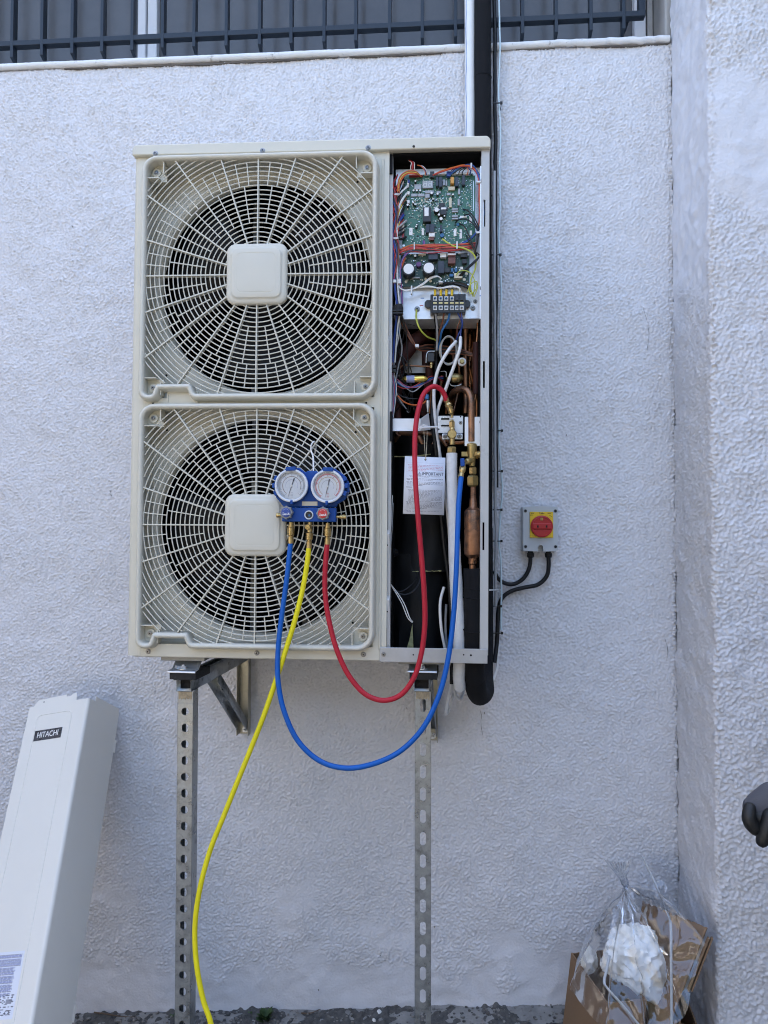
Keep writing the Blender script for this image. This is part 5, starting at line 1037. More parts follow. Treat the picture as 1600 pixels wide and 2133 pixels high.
# ================================================================== manifold gauge set hanging on the lower grille
def zg(a, b_): return (550+a/8.0, 950+b_/8.0)
GM = -.052
mg = empty('gauge_manifold', UW(644, 1088, GM), 'blue two-gauge refrigerant manifold hooked on the lower fan grille with three coloured hoses', 'gauge manifold'); m0 = mg.location
MGR = UM.to_3x3()
def mpart(b, name, m, par=None, local=True, **k):
    """b in unit-frame coordinates"""
    b.v = [UM @ v-m0 for v in b.v]; return b.build(name, m, par or mg, **k)
def G(a, b_, d=GM): return U(*zg(a, b_), d)
kz = k_/8.0*.97
# back plate
outl = [(330, 850), (200, 690), (165, 560), (170, 430), (250, 290), (380, 195), (590, 195), (690, 270), (730, 245), (870, 245), (900, 270), (985, 205), (1180, 205), (1330, 310), (1415, 440), (1420, 580), (1350, 720), (1220, 800), (1200, 850)]
b = MB(); b.prism([(G(*p).x, G(*p).z) for p in outl], GM, GM+.016); mpart(b, 'body', 'g_blue', bevel=.002)
b = MB(); a, c = G(312, 1092), G(1205, 862); b.box(a.x, c.x, GM-.010, GM+.020, a.z, c.z); mpart(b, 'valve_block', 'g_blue', bevel=.002)
b = MB(); a, c = G(632, 828), G(893, 758); b.box(a.x, c.x, GM-.001, GM, a.z, c.z); mpart(b, 'name_plate', 'comp_cream', bevel=.0003)
for gi, (gx, gy) in enumerate(((482, 500), (1078, 512))):
    gc = G(gx, gy, GM); gb = empty('gauge', UM @ gc-m0); gb.parent = mg; gb['label'] = 'round pressure gauge with a blue scale' if gi == 0 else 'round pressure gauge with a red scale'
    def gpt(b, name, m, **k): b.v = [MGR @ (v-gc) for v in b.v]; return b.build(name, m, gb, **k)
    rO = 276*kz; rI = 236*kz
    b = MB(); b.lathe([(rO*1.0, 0), (rO*1.0, -.018), (rO*.985, -.0205)], gc, (0, 1, 0), 48, cap=False); gpt(b, 'case', 'g_blue')
    b = MB(); b.lathe([(rO*1.0, -.016), (rO*1.01, -.0225), (rO*.98, -.0250), (rI*1.06, -.0255), (rI, -.0235), (rI*.985, -.018)], gc, (0, 1, 0), 48, cap=False); gpt(b, 'bezel', 'bezel')
    # blue rubber guard blocks across the bezel
    for a_ in ((90, 270) if True else ()):
        a_r = R(a_+(2 if gi == 0 else -2)); X_ = Vector((math.cos(a_r), 0, math.sin(a_r))); Z_ = Vector((-math.sin(a_r), 0, math.cos(a_r))); b = MB(); wd = .013 if a_ == 90 else .0035
        b.obox(gc+X_*(rO*1.0)+Vector((0, -.0165, 0)), X_*.0052, Vector((0, .0105, 0)), Z_*wd); gpt(b, 'guard_block', 'g_blue', bevel=.0015)
    for a_ in ((205, 180, 155) if gi == 0 else (25, 2, -22)):
        a_r = R(a_); X_ = Vector((math.cos(a_r), 0, math.sin(a_r))); Z_ = Vector((-math.sin(a_r), 0, math.cos(a_r))); b = MB(); b.obox(gc+X_*(rO*1.07)+Vector((0, -.008, 0)), X_*(.0045 if gi == 0 else .006), Vector((0, .012, 0)), Z_*.0062); gpt(b, 'guard_block', 'g_blue', bevel=.0015)
    b = MB(); b.lathe([(rI, -.0155), (.0001, -.0155)], gc, (0, 1, 0), 48, cap=False); gpt(b, 'dial', 'dial')
    def arc(r, w, a0_, a1_, m, nm='scale_arc'):
        n = 40; vs = []
        for i in range(n+1):
            a = R(a0_+(a1_-a0_)*i/n); vs += [gc+Vector((math.cos(a)*(r-w), -.0158, math.sin(a)*(r-w))), gc+Vector((math.cos(a)*(r+w), -.0158, math.sin(a)*(r+w)))]
        b = MB().add(vs, [(2*i, 2*i+1, 2*i+3, 2*i+2) for i in range(n)]); gpt(b, nm, m)
    mm = 'ink_soft' if gi == 0 else 'ink_red'
    arc(rI*.90, .0004, -50, 236, mm); arc(rI*.84, .0006 if gi == 0 else .0010, -50, 236, mm); arc(rI*.65, .0005, -25, 236, 'comp_brown' if gi == 0 else 'brass_dark'); arc(rI*.43, .0004, -20, 200, 'ink_blue' if gi == 0 else 'ink_soft')
    b = MB()
    for i in range(41):
        a = R(-50+286*i/40); X_ = Vector((math.cos(a), 0, math.sin(a))); Z_ = Vector((-math.sin(a), 0, math.cos(a)))
        for r_, l_ in ((.90, .05 if i % 5 == 0 else .025), (.65, .04 if i % 5 == 0 else .02)): b.obox(gc+X_*(rI*(r_+l_/2))+Vector((0, -.0158, 0)), X_*(rI*l_/2), Vector((0, .0001, 0)), Z_*.00018)
        if i % 5 == 0: b.obox(gc+X_*(rI*.75)+Vector((0, -.0158, 0)), X_*.0009, Vector((0, .0001, 0)), Z_*.0007)
    for k in range(4): b.box(gc.x-.003, gc.x+.003, -.0159+gc.y, -.0157+gc.y, gc.z-rI*(.5+.1*k)-.0004, gc.z-rI*(.5+.1*k)+.0004)
    gpt(b, 'scale_marks', mm, smooth=False)
    tip = (gx-66, gy+205) if gi == 0 else (gx-42, gy+190); tail = (gx+42, gy-125) if gi == 0 else (gx+28, gy-120)
    t_, l_ = G(*tip)-gc, G(*tail)-gc; X_ = t_.normalized(); Z_ = Vector((-X_.z, 0, X_.x)); dO = Vector((0, -.0172, 0))
    b = MB(); b.add([gc+t_+dO, gc+Z_*.0011+dO, gc-Z_*.0011+dO, gc+l_*.55+Z_*.0008+dO, gc+l_*.55-Z_*.0008+dO, gc+l_*.6+Z_*.0016+dO, gc+l_*.6-Z_*.0016+dO, gc+l_+Z_*.0012+dO, gc+l_-Z_*.0012+dO], [(0, 1, 2), (1, 3, 4, 2), (3, 5, 6, 4), (5, 7, 8, 6)]); gpt(b, 'needle', 'ink', solid=.0003)
    b = MB(); b.lathe([(.0027, -.0165), (.0027, -.0195), (.0020, -.0202)], gc, (0, 1, 0), 14); gpt(b, 'needle_hub', 'comp_white')
    b = MB(); b.lathe([(rI*1.0, -.0215), (rI*.6, -.0222), (.0001, -.0224)], gc, (0, 1, 0), 40, cap=False); gpt(b, 'glass', 'gauge_glass')
# knobs, sight glass, end ports
for kx, ky, m, lab in ((398, 945, 'w_blue', 'grey valve knob with a blue cap'), (1003, 960, 'knob_red', 'grey valve knob with a red cap')):
    kc_ = G(kx, ky, GM-.010); kn = empty('valve_knob', UM @ kc_-m0); kn.parent = mg; kn['label'] = lab
    def kp(b, name, m_, **k): b.v = [MGR @ (v-kc_) for v in b.v]; return b.build(name, m_, kn, **k)
    prof = []
    for i in range(64): a = 2*math.pi*i/64; r = (.0158+.0016*max(-.4, math.cos(8*a))); prof.append((kc_.x+r*math.cos(a), kc_.z+r*math.sin(a)))
    b = MB(); b.prism(prof, kc_.y-.026, kc_.y-.008); b.lathe([(.008, 0), (.008, -.010)], kc_, (0, 1, 0), 16); kp(b, 'grip', 'knob_grey', bevel=.0016)
    b = MB(); b.lathe([(.0118, -.026), (.0118, -.0268), (.0110, -.0272), (.0001, -.0272)], kc_, (0, 1, 0), 30); kp(b, 'cap', m)
    vs, fs = text_mesh('VALUE', .0062, .0002); ca, sa = math.cos(.12), math.sin(.12); b = MB().add([Vector((v[0]*ca-v[2]*sa, v[1], v[0]*sa+v[2]*ca))+kc_+Vector((.0005, -.0275, -.0045)) for v in vs], fs); kp(b, 'maker_print', 'comp_white', smooth=False)
    b = MB(); pts = [kc_+Vector((.0085*math.cos(a), -.0274, .0085*math.sin(a)+.0005)) for a in np.linspace(R(35), R(145), 16)]; b.tube(pts, .0003, 4); b.obox(kc_+Vector((-.0065, -.0274, .0005)), Vector((.002, 0, 0)), Vector((0, .0001, 0)), Vector((0, 0, .0003))); b.obox(kc_+Vector((.0065, -.0274, .001)), Vector((.002, 0, 0)), Vector((0, .0001, 0)), Vector((0, 0, .0003))); kp(b, 'arrow_print', 'comp_white', smooth=False)
sc_ = G(750, 982, GM-.010); b = MB(); b.lathe([(.0118, 0), (.0118, -.003), (.0108, -.0042), (.0092, -.0042), (.0085, -.002)], sc_, (0, 1, 0), 28, cap=False); mpart(b, 'sight_glass_ring', 'bezel'); b = MB(); b.lathe([(.0088, -.0012), (.0001, -.0012)], sc_, (0, 1, 0), 24); mpart(b, 'sight_glass', 'pane')
b = MB(); b.lathe([(.0030, .0005), (.003, -.0004)], sc_+Vector((.001, -.0014, -.001)), (0, 1, 0), 16); mpart(b, 'sight_dot', 'comp_blue')
for q, dr_, L_ in (((312, 985), (-1, 0, 0), .017), ((1205, 1010), (1, 0, -.02), .026)):
    p = G(*q, GM+.004); b = MB(); b.lathe([(.0038, 0), (.0038, L_*.35), (.0060, L_*.38), (.0060, L_*.62), (.0066, L_*.64), (.0064, L_*.95), (.005, L_)], p, dr_, 14); mpart(b, 'side_port', 'brass')
# wire hook
b = MB(); b.tube(catmull([U(653, 982, GM+.006), U(653, 968, GM+.010), U(652, 950, GM+.018), U(648, 938, GM+.024), U(649, 926, GM+.022), U(654, 920, GM+.026), U(658, 928, GM+.046), U(656, 945, GM+.05)], 6), .0022, 8); mpart(b, 'hook', 'white_tube')
# hoses
def hose(name, pts, r, m, ends):
    h = empty('hose', pts[0]-m0); h.parent = mg; o_ = pts[0]; h['label'] = name
    b = MB(); ps = catmull(pts, 12); b.v = []; b.tube([p-o_ for p in ps], r, 16); b.build('tube', m, h)
    return h, o_
def fitting(h, o_, p, q, prof, m='brass', n=16, name='coupling'):
    d_ = q-p; b = MB(); b.lathe([(r, t*d_.length) for r, t in prof], p-o_, d_, n); return b.build(name, m, h, ang=25)
HP = [(.0055, 0), (.0055, .12), (.0072, .13), (.0072, .22), (.0060, .23), (.0092, .25), (.0092, .60), (.0060, .63), (.0060, .68), (.0072, .69), (.0076, 1.0)]
def dW(pts): return [UW(*p) for p in pts]
blue = dW([(605.5, 1128, GM), (603.5, 1150, GM-.001), (597, 1210, GM-.006), (586, 1290, GM-.012), (579, 1360, GM-.018), (579.5, 1420, GM-.024), (592, 1482, GM-.03), (622, 1545, GM-.035), (668, 1586, GM-.04), (720, 1600, GM-.044), (775, 1592, GM-.046), (832, 1566, GM-.046), (880, 1518, GM-.044), (914, 1450, GM-.038), (934, 1370, GM-.028), (945, 1280, GM-.018), (951, 1180, GM-.012), (953.5, 1100, -.045), (956, 1040, -.03), (961, 992, -.012)])
hb_, ob = hose('blue hose in the widest loop, ending at the large valve', blue, .0066, 'hose_blue', 0)
fitting(hb_, ob, UW(606.5, 1088, GM), UW(605.5, 1132, GM), HP)
fitting(hb_, ob, UW(960, 994, -.014), UW(966, 966, .004), [(.0070, 0), (.0070, .25), (.0055, .3), (.0085, .45), (.0085, .75), (.0060, .8), (.0060, 1)])
b = MB(); c = UW(963.5, 963, -.010); b.obox(c-ob, Vector((.0055, 0, .0006)), Vector((0, .004, 0)), Vector((-.0006, 0, .0105))); b.build('valve_lever', 'g_blue', hb_, bevel=.002)
yel = dW([(643.5, 1138, GM), (641, 1165, GM-.001), (632, 1220, GM-.004), (615, 1290, GM-.010), (596, 1352, GM-.012), (574, 1420, GM-.012), (548, 1495, GM-.010), (520, 1566, GM-.010), (492, 1635, GM-.012), (464, 1705, GM-.016), (440, 1765, GM-.02), (420, 1835, GM-.028), (408, 1905, GM-.035), (406, 1960, GM-.04), (411, 2020, GM-.05), (424, 2085, GM-.06), (440, 2136, GM-.07)])
tl = Vector((yel[-1].x+.06, yel[-1].y-.05, gz(yel[-1].x)+.022)); yel += [yel[-1].lerp(tl, .5)+Vector((.004, 0, -.02)), tl, tl+Vector((.16, -.14, .0)), tl+Vector((.30, -.40, .004)), tl+Vector((.2, -.75, -.002))]
hy, oy_ = hose('yellow hose hanging down past the left leg to the ground', yel, .0066, 'hose_yellow', 0)
fitting(hy, oy_, UW(645.5, 1088, GM), UW(643.5, 1142, GM), [(.005, 0), (.005, .2), (.0066, .3), (.0066, .38), (.0092, .42), (.0092, .66), (.0060, .69), (.0060, .72), (.0072, .74), (.0074, 1.0)])
b = MB(); p = UW(642.5, 1098, GM); b.lathe([(.0055, .004), (.0074, .002), (.0074, -.012), (.0064, -.014)], p-oy_, (0, 1, 0), 20); b.build('port_cap', 'brass', hy)
redp = dW([(682, 1130, GM), (680, 1152, GM), (677, 1195, GM-.002), (678, 1245, GM-.006), (687, 1300, GM-.012), (704, 1360, GM-.018), (730, 1412, GM-.022), (764, 1448, GM-.026), (800, 1459, GM-.03), (834, 1448, GM-.032), (862, 1412, GM-.032), (878, 1360, GM-.03), (885, 1300, GM-.028), (884, 1240, GM-.026), (879, 1170, GM-.024), (872, 1090, GM-.02), (866, 1010, GM-.012), (864, 940, GM), (866, 890, -.04), (873, 848, -.028), (886, 816, -.014), (905, 805, -.004), (922, 815, .006), (930, 834, .014)])
hr_, or_ = hose('red hose looping up into the service bay', redp, .0066, 'hose_red', 0)
fitting(hr_, or_, UW(682.5, 1090, GM), UW(682, 1134, GM), HP)
fitting(hr_, or_, UW(929, 830, .013), UW(938, 853, .024), [(.0070, 0), (.0070, .3), (.0058, .35), (.0095, .5), (.0095, .68), (.0066, .7), (.0066, .85), (.0075, 1.0)])
fitting(hr_, or_, UW(937, 849, .023), UW(942, 866, .028), [(.0072, 0), (.0072, .6), (.0045, .8), (.0040, 1.0)], name='elbow')

# ================================================================== instruction tag
TGD = .020
tc_ = [U(843.5, 950, TGD), U(928, 953.5, TGD), U(925, 1073, TGD-.006), U(839.5, 1070, TGD-.006)]
tagE = empty('instruction_tag', UM @ U(885, 955, TGD), 'white printed instruction card hung on a thread behind the red hose', 'card'); t0 = tagE.location
def tpt(u, v, d=0): p = tc_[0].lerp(tc_[1], u).lerp(tc_[3].lerp(tc_[2], u), v); return UM @ (p+Vector((0, d, 0)))-t0
b = MB(); b.add([tpt(0, 0), tpt(1, 0), tpt(1, 1), tpt(0, 1)], [(0, 1, 2, 3)]); b.build('card', 'card', tagE, solid=.0007)
b = MB()
def tl_(u0_, u1_, v, h_=.0033, mi=0):
    b.add([tpt(u0_, v-h_, -.0006), tpt(u1_, v-h_, -.0006), tpt(u1_, v+h_, -.0006), tpt(u0_, v+h_, -.0006)], [(0, 1, 2, 3)], mi)
rt = random.Random(12)
def para(v0, v1, n, mi, u0_=.06, u1_=.95, ragged=.3):
    for i in range(n):
        v = v0+(v1-v0)*i/max(1, n-1); u = u0_+(.02 if i else 0); end = u1_ if i < n-1 else u1_-rt.uniform(.1, .5)
        while u < end: w_ = rt.uniform(.015, .075); tl_(u, min(end, u+w_), v, rt.uniform(.0022, .0034), mi); u += w_+.013
tl_(.04, .96, .105, .0008, 1); para(.148, .245, 5, 2, .08, .95); tl_(.04, .96, .262, .0008, 1); para(.338, .352, 2, 1, .12, .9)
para(.385, .405, 2, 0); para(.44, .50, 4, 0); tl_(.06, .20, .535, .005, 0); para(.58, .77, 11, 0, .10, .94); para(.785, .90, 7, 0); tl_(.04, .96, .925, .0008, 1); para(.945, .955, 2, 1, .08, .95)
b.build('print', ['ink', 'ink_soft', 'ink_red'], tagE, smooth=False)
vs, fs = text_mesh('\u26A0 IMPORTANT'[2:], .0118); pm = tpt(.70, .297, -.0009); ux = (tpt(1, .3)-tpt(0, .3)).normalized(); uz = (tpt(.5, 0)-tpt(.5, 1)).normalized()
b = MB().add([pm+ux*v[0]*.86+uz*v[2] for v in vs], fs); b.build('heading', 'ink', tagE, smooth=False)
b = MB(); pm = tpt(.375, .297, -.0009)
for a0_, a1_ in (((-.0045, -.004), (.0045, -.004)), ((.0045, -.004), (0, .0045)), ((0, .0045), (-.0045, -.004)), ((0, -.001), (0, .0022)), ((0, -.0028), (0, -.0024))): b.tube([pm+ux*a0_[0]+uz*a0_[1], pm+ux*a1_[0]+uz*a1_[1]], .0004, 4)
b.build('warning_triangle', 'ink', tagE, smooth=False)
pm = tpt(.51, .047, -.0006); b = MB(); b.lathe([(.0027, 0), (.0027, -.0004)], pm, (0, 1, 0), 14); b.build('punch_hole', 'slot', tagE)
b = MB(); b.tube(catmull([pm+Vector((0, -.001, 0)), UW(884.5, 925, .016)-t0, UW(883, 894, .014)-t0], 6), .0006, 5); b.build('thread', 'comp_cream', tagE); b = MB(); b.tube(catmull([pm+Vector((.0008, -.001, 0)), UW(889, 928, .018)-t0, UW(890, 897, .016)-t0], 6), .0006, 5); b.build('thread', 'comp_cream', tagE)

# ================================================================== service cover leaning against the wall
TL = P(62, 1474, -.150); TR = P(184, 1464, -.190)
BL = P(-84, 2133, -.600); axd = (TL-BL).normalized(); wv = (TR-TL); wv = wv-axd*wv.dot(axd); WP = wv.length; wv.normalize(); nv = axd.cross(wv).normalized()   # nv points into the wall
LPn = (TL.z-gz(TL.x)-.012)/axd.z; foot = TL-axd*LPn
PMx = Matrix(((wv.x, nv.x, axd.x, foot.x), (wv.y, nv.y, axd.y, foot.y), (wv.z, nv.z, axd.z, foot.z), (0, 0, 0, 1)))
if nv.y < 0: nv = -nv
ap = empty('access_panel', foot, 'long pale service cover with a dark badge, leaning on the wall at the left', 'panel'); ap.matrix_world = PMx
SD = .168
plan_ = [(0, .004), (.0008, 0)]+[(WP-.010+.010*math.sin(a), .010-.010*math.cos(a)) for a in np.linspace(0, math.pi/2, 8)]+[(WP, SD), (WP-.012, SD+.001)]
n = len(plan_); b = MB(); zt_ = [0, LPn]
vs = [(p[0], p[1], z) for z in zt_ for p in plan_]; b.add(vs, [(i, i+1, n+i+1, n+i) for i in range(n-1)]); b.build('sheet', 'panel_white', ap, solid=.0012, ang=60, wn=True)
b = MB(); ft = [(.012, LPn), (WP*.78, LPn), (WP*.765, LPn+.026), (WP*.70, LPn+.024), (WP*.67, LPn+.018), (WP*.61, LPn+.018), (WP*.60, LPn+.025), (.028, LPn+.021)]; b.prism(ft, .002, .0032); b.build('top_flange', 'panel_white', ap)
b = MB(); b.box(WP-.0012, WP+.0002, .034, SD-.002, LPn-.001, LPn+.016); b.build('side_flange', 'panel_white', ap)
b = MB(); b.cyl(Vector((.05, .0022, LPn+.012)), Vector((.05, .0012, LPn+.012)), .002, n=10); b.build('screw_hole', 'slot', ap)
# pressed outline: a raised bead
bead = fillet([(.039, .08, .018), (.039, LPn-.032, .018), (WP*.755, LPn-.032, .018), (WP*.755, .08, .018)], 6)
b = MB(); b.tube([(p.x, .0000, p.y) for p in bead], .0020, 6, closed=True); b.build('pressed_bead', 'panel_white', ap)
b = MB(); b.tube([(WP-.0005, .030, .01), (WP-.0005, .030, LPn-.12)], .0012, 6); b.build('side_crease', 'panel_white', ap)
for zc_ in (LPn-.10, .45): b = MB(); b.box(WP-.003, WP+.001, SD, SD+.010, zc_-.03, zc_+.012); b.build('hook_tab', 'panel_white', ap, bevel=.002)
bz = LPn-.100; bxc = .0925; b = MB(); b.box(bxc-.0500, bxc+.0500, -.0014, .0, bz-.0165, bz+.0165); b.build('badge', 'badge', ap, bevel=.0004)
fr = MB(); fr.box(bxc-.0510, bxc+.0510, -.0010, -.0001, bz+.0165, bz+.0172); fr.box(bxc-.0510, bxc+.0510, -.0010, -.0001, bz-.0172, bz-.0165); fr.box(bxc-.0510, bxc-.0500, -.0010, -.0001, bz-.0165, bz+.0165); fr.box(bxc+.0500, bxc+.0510, -.0010, -.0001, bz-.0165, bz+.0165); fr.build('badge_edge', 'zinc', ap)
vs, fs = text_mesh('HITACHI', .0250, .0003, xs=.80); b = MB().add([Vector(v)+Vector((bxc, -.0020, bz)) for v in vs], fs); b.build('badge_lettering', 'comp_white', ap, smooth=False)
# rating label low on the front
lz1 = LPn-(TL-P(0, 1970, -.49)).length*.985; lz0 = lz1-.235; lx0, lx1 = -.0+.004, WP*.70
PI_ = PMx.inverted()
def PL(px, py): o_ = PI_ @ CAM; v_ = PI_.to_3x3() @ ray(px, py); return o_+v_*(-o_.y/v_.y)
lx1 = (PL(52, 1980).x+PL(26, 2123).x)/2; lz1 = PL(52, 1980).z; lz0 = PL(26, 2123).z; lx0 = max(.006, lx1-.105)
b = MB(); b.box(lx0, lx1, -.0008, .0002, lz0, lz1); b.build('rating_label', 'card', ap)
b = MB(); rt = random.Random(5)
def lab(x0_, x1_, z_, h_, mi=0): b.box(x0_, x1_, -.0011, -.0007, z_-h_, z_+h_, mi)
n = 44
for i in range(n):
    z_ = lz1-.008-(lz1-lz0)*.62*i/n
    if i % 9 == 4: continue
    x = lx0+.006; end = lx1-(.006 if i < 14 else .016+.012*rt.random())
    while x < end: w_ = rt.uniform(.004, .014); lab(x, min(end, x+w_), z_, .0011, 1 if i % 3 else 0); x += w_+.0022
for i in range(16):
    z_ = lz0+.010+(lz1-lz0)*.30*i/16; x = lx0+.01
    while x < lx1-.01:
        w_ = rt.uniform(.003, .012)
        if rt.random() < .55: lab(x, x+w_, z_, .0012, 0 if rt.random() < .3 else 2)
        x += w_+.006
b.box(lx1-.030, lx1-.012, -.0011, -.0007, lz0+.034, lz0+.044, 0)
b.build('label_print', ['ink_soft', 'ink_blue', 'ink'], ap, smooth=False)
vs, fs = text_mesh('CE', .016); b = MB().add([Vector(v)+Vector((lx1-.018, -.0012, lz0+.014)) for v in vs], fs); b.build('ce_mark', 'ink', ap, smooth=False)

# ================================================================== packaging in the corner
def carton(name, base, X_, Y_, hx, hy, h, label, tears=0, th=.004, lean=Vector((0, 0, 0))):
    """open-topped carton: base corner, two horizontal directions, sizes"""
    o = empty(name, base, label, 'box'); Z_ = Vector((0, 0, 1))
    def wallp(a, dv, L, nrm, nm='side'):
        n = 14; vs = []
        for j in range(2):
            off = nrm*(th*j)
            for i in range(n+1):
                t = i/n; vs.append(a+dv*(L*t)+off+lean); vs.append(a+dv*(L*t)+off+Z_*(h+0)+Z_*(.004*noise.noise(Vector((t*5, L*9, 1)))))
        m = 2*(n+1); fs = []
        for i in range(n): fs += [(2*i, 2*i+2, 2*i+3, 2*i+1), (m+2*i, m+2*i+1, m+2*i+3, m+2*i+2), (2*i+1, 2*i+3, m+2*i+3, m+2*i+1)]
        fs += [(0, 1, m+1, m), (2*n, m+2*n, m+2*n+1, 2*n+1)]
        MB().add(vs, fs).build(nm, 'cardboard', o)
    z0_ = Vector((0, 0, 0))
    wallp(z0_, X_, hx, Y_); wallp(z0_, Y_, hy, X_); wallp(X_*hx, Y_, hy, -X_); wallp(Y_*hy, X_, hx, -Y_)
    b = MB(); b.obox(X_*hx/2+Y_*hy/2+Z_*.006+lean, X_*hx*.49, Y_*hy*.49, Z_*.003); b.build('bottom', 'cardboard', o)
    return o
A = P(1190, 1985, -.16); Bc = P(1266, 2079, -.40)
e1 = Vector((Bc.x-A.x, Bc.y-A.y, 0)); L1c = e1.length; e1.normalize(); e2 = Vector((-e1.y, e1.x, 0))
hA_ = (A.z+Bc.z)/2-gz(.5)-.01
carton('cardboard_box', Vector((A.x, A.y, gz(A.x)+.008)), e1, e2, L1c, .115, hA_, 'narrow open cardboard box, leftmost in the corner', lean=Vector((-.035, -.01, 0)))
# second, wider carton between it and the pilaster
B2 = Vector((Bc.x, Bc.y, 0))+e2*.125-e1*.02
f1 = Vector((1, -.10, 0)).normalized(); f2 = Vector((.10, 1, 0)).normalized()
carton('cardboard_box', Vector((B2.x+.004, B2.y+.01, gz(B2.x)+.008)), f1, f2, .135, .20, .175, 'low cardboard box under the crumpled paper')
# cardboard sheet leaning on the pilaster with a torn top edge
q = [P(1340, 1876, -.12), P(1473, 1932, -.37), P(1392, 2140, -.42), P(1300, 2120, -.14)]
q[2] = q[1]+(q[2]-q[1])*1.55; q[3] = q[0]+(q[3]-q[0])*1.5
zmin = min(q[2].z, q[3].z)
for i_, t_ in ((2, 1), (3, 0)):
    top = q[t_]; f = (top.z-(gz(.6)+.012))/(top.z-q[i_].z); q[i_] = top+(q[i_]-top)*f
sh = empty('cardboard_sheet', (q[2]+q[3])/2, 'large brown cardboard sheet with a torn top edge leaning on the pilaster', 'cardboard'); s0 = sh.location
nU, nV = 40, 24; vs = []
for j in range(nV+1):
    for i in range(nU+1):
        u_, v_ = i/nU, j/nV; p = q[0].lerp(q[1], u_).lerp(q[3].lerp(q[2], u_), v_)
        if j == 0: p = p+(q[3]-q[0]).normalized()*(.016*abs(noise.noise(Vector((u_*11, 3, 0))))+.012*abs(noise.noise(Vector((u_*29, 1, 0)))))*(1 if u_ < .8 else .2)
        p = p+Vector((.006*noise.noise(Vector((u_*2, v_*2, 5))), .004*noise.noise(Vector((u_*3, v_*2, 8))), 0)); vs.append(p-s0)
fs = [(j*(nU+1)+i, j*(nU+1)+i+1, (j+1)*(nU+1)+i+1, (j+1)*(nU+1)+i) for j in range(nV) for i in range(nU)]
MB().add(vs, fs).build('board', 'cardboard_in', sh, solid=.005)
# folded return along the sheet's near edge: two dark corrugated strips
ed = (q[2]-q[1]); en = ed.normalized(); outv = Vector((-.15, -1, .1)).normalized()
for t0_, t1_ in ((.05, .34), (.50, .98)):
    a, c = q[1]+ed*t0_-s0, q[1]+ed*t1_-s0; b = MB(); b.obox((a+c)/2+outv*.006+Vector((.012, 0, 0)), en*((c-a).length/2), outv*.007, Vector((.0025, 0, 0))); b.build('folded_flap', 'cardboard', sh, bevel=.001); b = MB(); b.obox((a+c)/2+outv*.004+Vector((.022, .0, 0)), en*((c-a).length/2), outv*.007, Vector((.0025, 0, 0))); b.build('folded_flap', 'cardboard', sh, bevel=.001)

def crumple(name, c, rx, ry, rz, seed, label, cat, m='paper', sub_=5, tail=None):
    bm = bmesh.new(); bmesh.ops.create_icosphere(bm, subdivisions=sub_, radius=1)
    for v in bm.verts:
        d = v.co.normalized(); p = d*1.6+Vector((seed, seed*2, 0)); f = 1+.30*noise.noise(p)-.26*abs(noise.noise(p*2.0))-.09*abs(noise.noise(p*4.2+Vector((3, 1, 2))))-.02*abs(noise.noise(p*10))
        v.co = Vector((d.x*rx*f, d.y*ry*f, d.z*rz*f))
        if tail and d.dot(tail.normalized()) > .55: v.co += tail*((d.dot(tail.normalized())-.55)/.45)**1.2
    me = bpy.data.meshes.new(name); bm.to_mesh(me); bm.free(); me.materials.append(M[m]); me.polygons.foreach_set('use_smooth', [True]*len(me.polygons)); me.set_sharp_from_angle(angle=R(45))
    o = link(name, me); o.location = c; return tag(o, label, cat)
crumple('crumpled_paper', P(1318, 1990, -.31), .088, .07, .086, 3.1, 'big ball of crumpled white paper under clear plastic', 'paper', tail=Vector((.045, 0, -.055)))
crumple('foam_scrap', P(1226, 1999, -.22), .026, .022, .040, 8.4, 'small white crumpled scrap inside the narrow box', 'paper', sub_=4)
for i_, (px, py, Y, s_, l_) in enumerate(((789, 2114, -.03, .010, 'larger white foam crumb on the ground by the right leg'), (779, 2131, -.07, .007, 'smaller white foam crumb on the ground by the right leg'))):
    c = P(px, py, Y); crumple('foam_crumb', Vector((c.x, c.y, gz(c.x)+.022)), s_, s_, s_*.9, 5+i_, l_, 'crumb', sub_=2)

# clear plastic bag: a slumped tent of creased film over the boxes
ap1 = P(1286, 1790, -.20); base = [P(1215, 1965, -.20), P(1185, 2060, -.34), P(1262, 2150, -.46), P(1345, 2160, -.47), P(1425, 2120, -.46), P(1468, 1960, -.40), P(1420, 1925, -.22), P(1330, 1900, -.08), P(1250, 1905, -.08)]
ap2 = P(1302, 1842, -.22)
nA, nR = 170, 70; vs = []
for i in range(nA):
    t = i/nA*len(base); k = int(t) % len(base); f = t-int(t); f = f*f*(3-2*f); bpnt = base[k].lerp(base[(k+1) % len(base)], f)
    for j in range(nR+1):
        v_ = j/nR
        if v_ < .30: s_ = v_/.30; a_ = 2*math.pi*i/nA; rw = .030*(1-s_)**1.2+.010; p = ap1.lerp(ap2, s_)+Vector((math.cos(a_)*rw*1.0, math.sin(a_)*rw*.5, 0))
        else: s_ = (v_-.30)/.70; a_ = 2*math.pi*i/nA; p0 = ap2+Vector((math.cos(a_)*.010, math.sin(a_)*.005, 0)); p = p0.lerp(bpnt, s_**.85); p.z += .045*math.sin(math.pi*s_)*(1 if bpnt.y < -.3 else .3)
        q_ = p*14; cr_ = abs(noise.noise(q_))*.7+abs(noise.noise(q_*2.3+Vector((4, 2, 1))))*.4+.25*abs(noise.noise(q_*5.1)); amp = .016*min(1, v_*3+.25)
        fold = math.sin(i*2*math.pi*13/nA+3*noise.noise(p*6))*.006*(1-abs(v_-.35))
        vs.append(p+Vector((amp*(cr_-.35)*noise.noise(q_*.8+Vector((9, 0, 0)))*2, -amp*(cr_-.3)-fold, amp*.5*(noise.noise(q_*1.3)))))
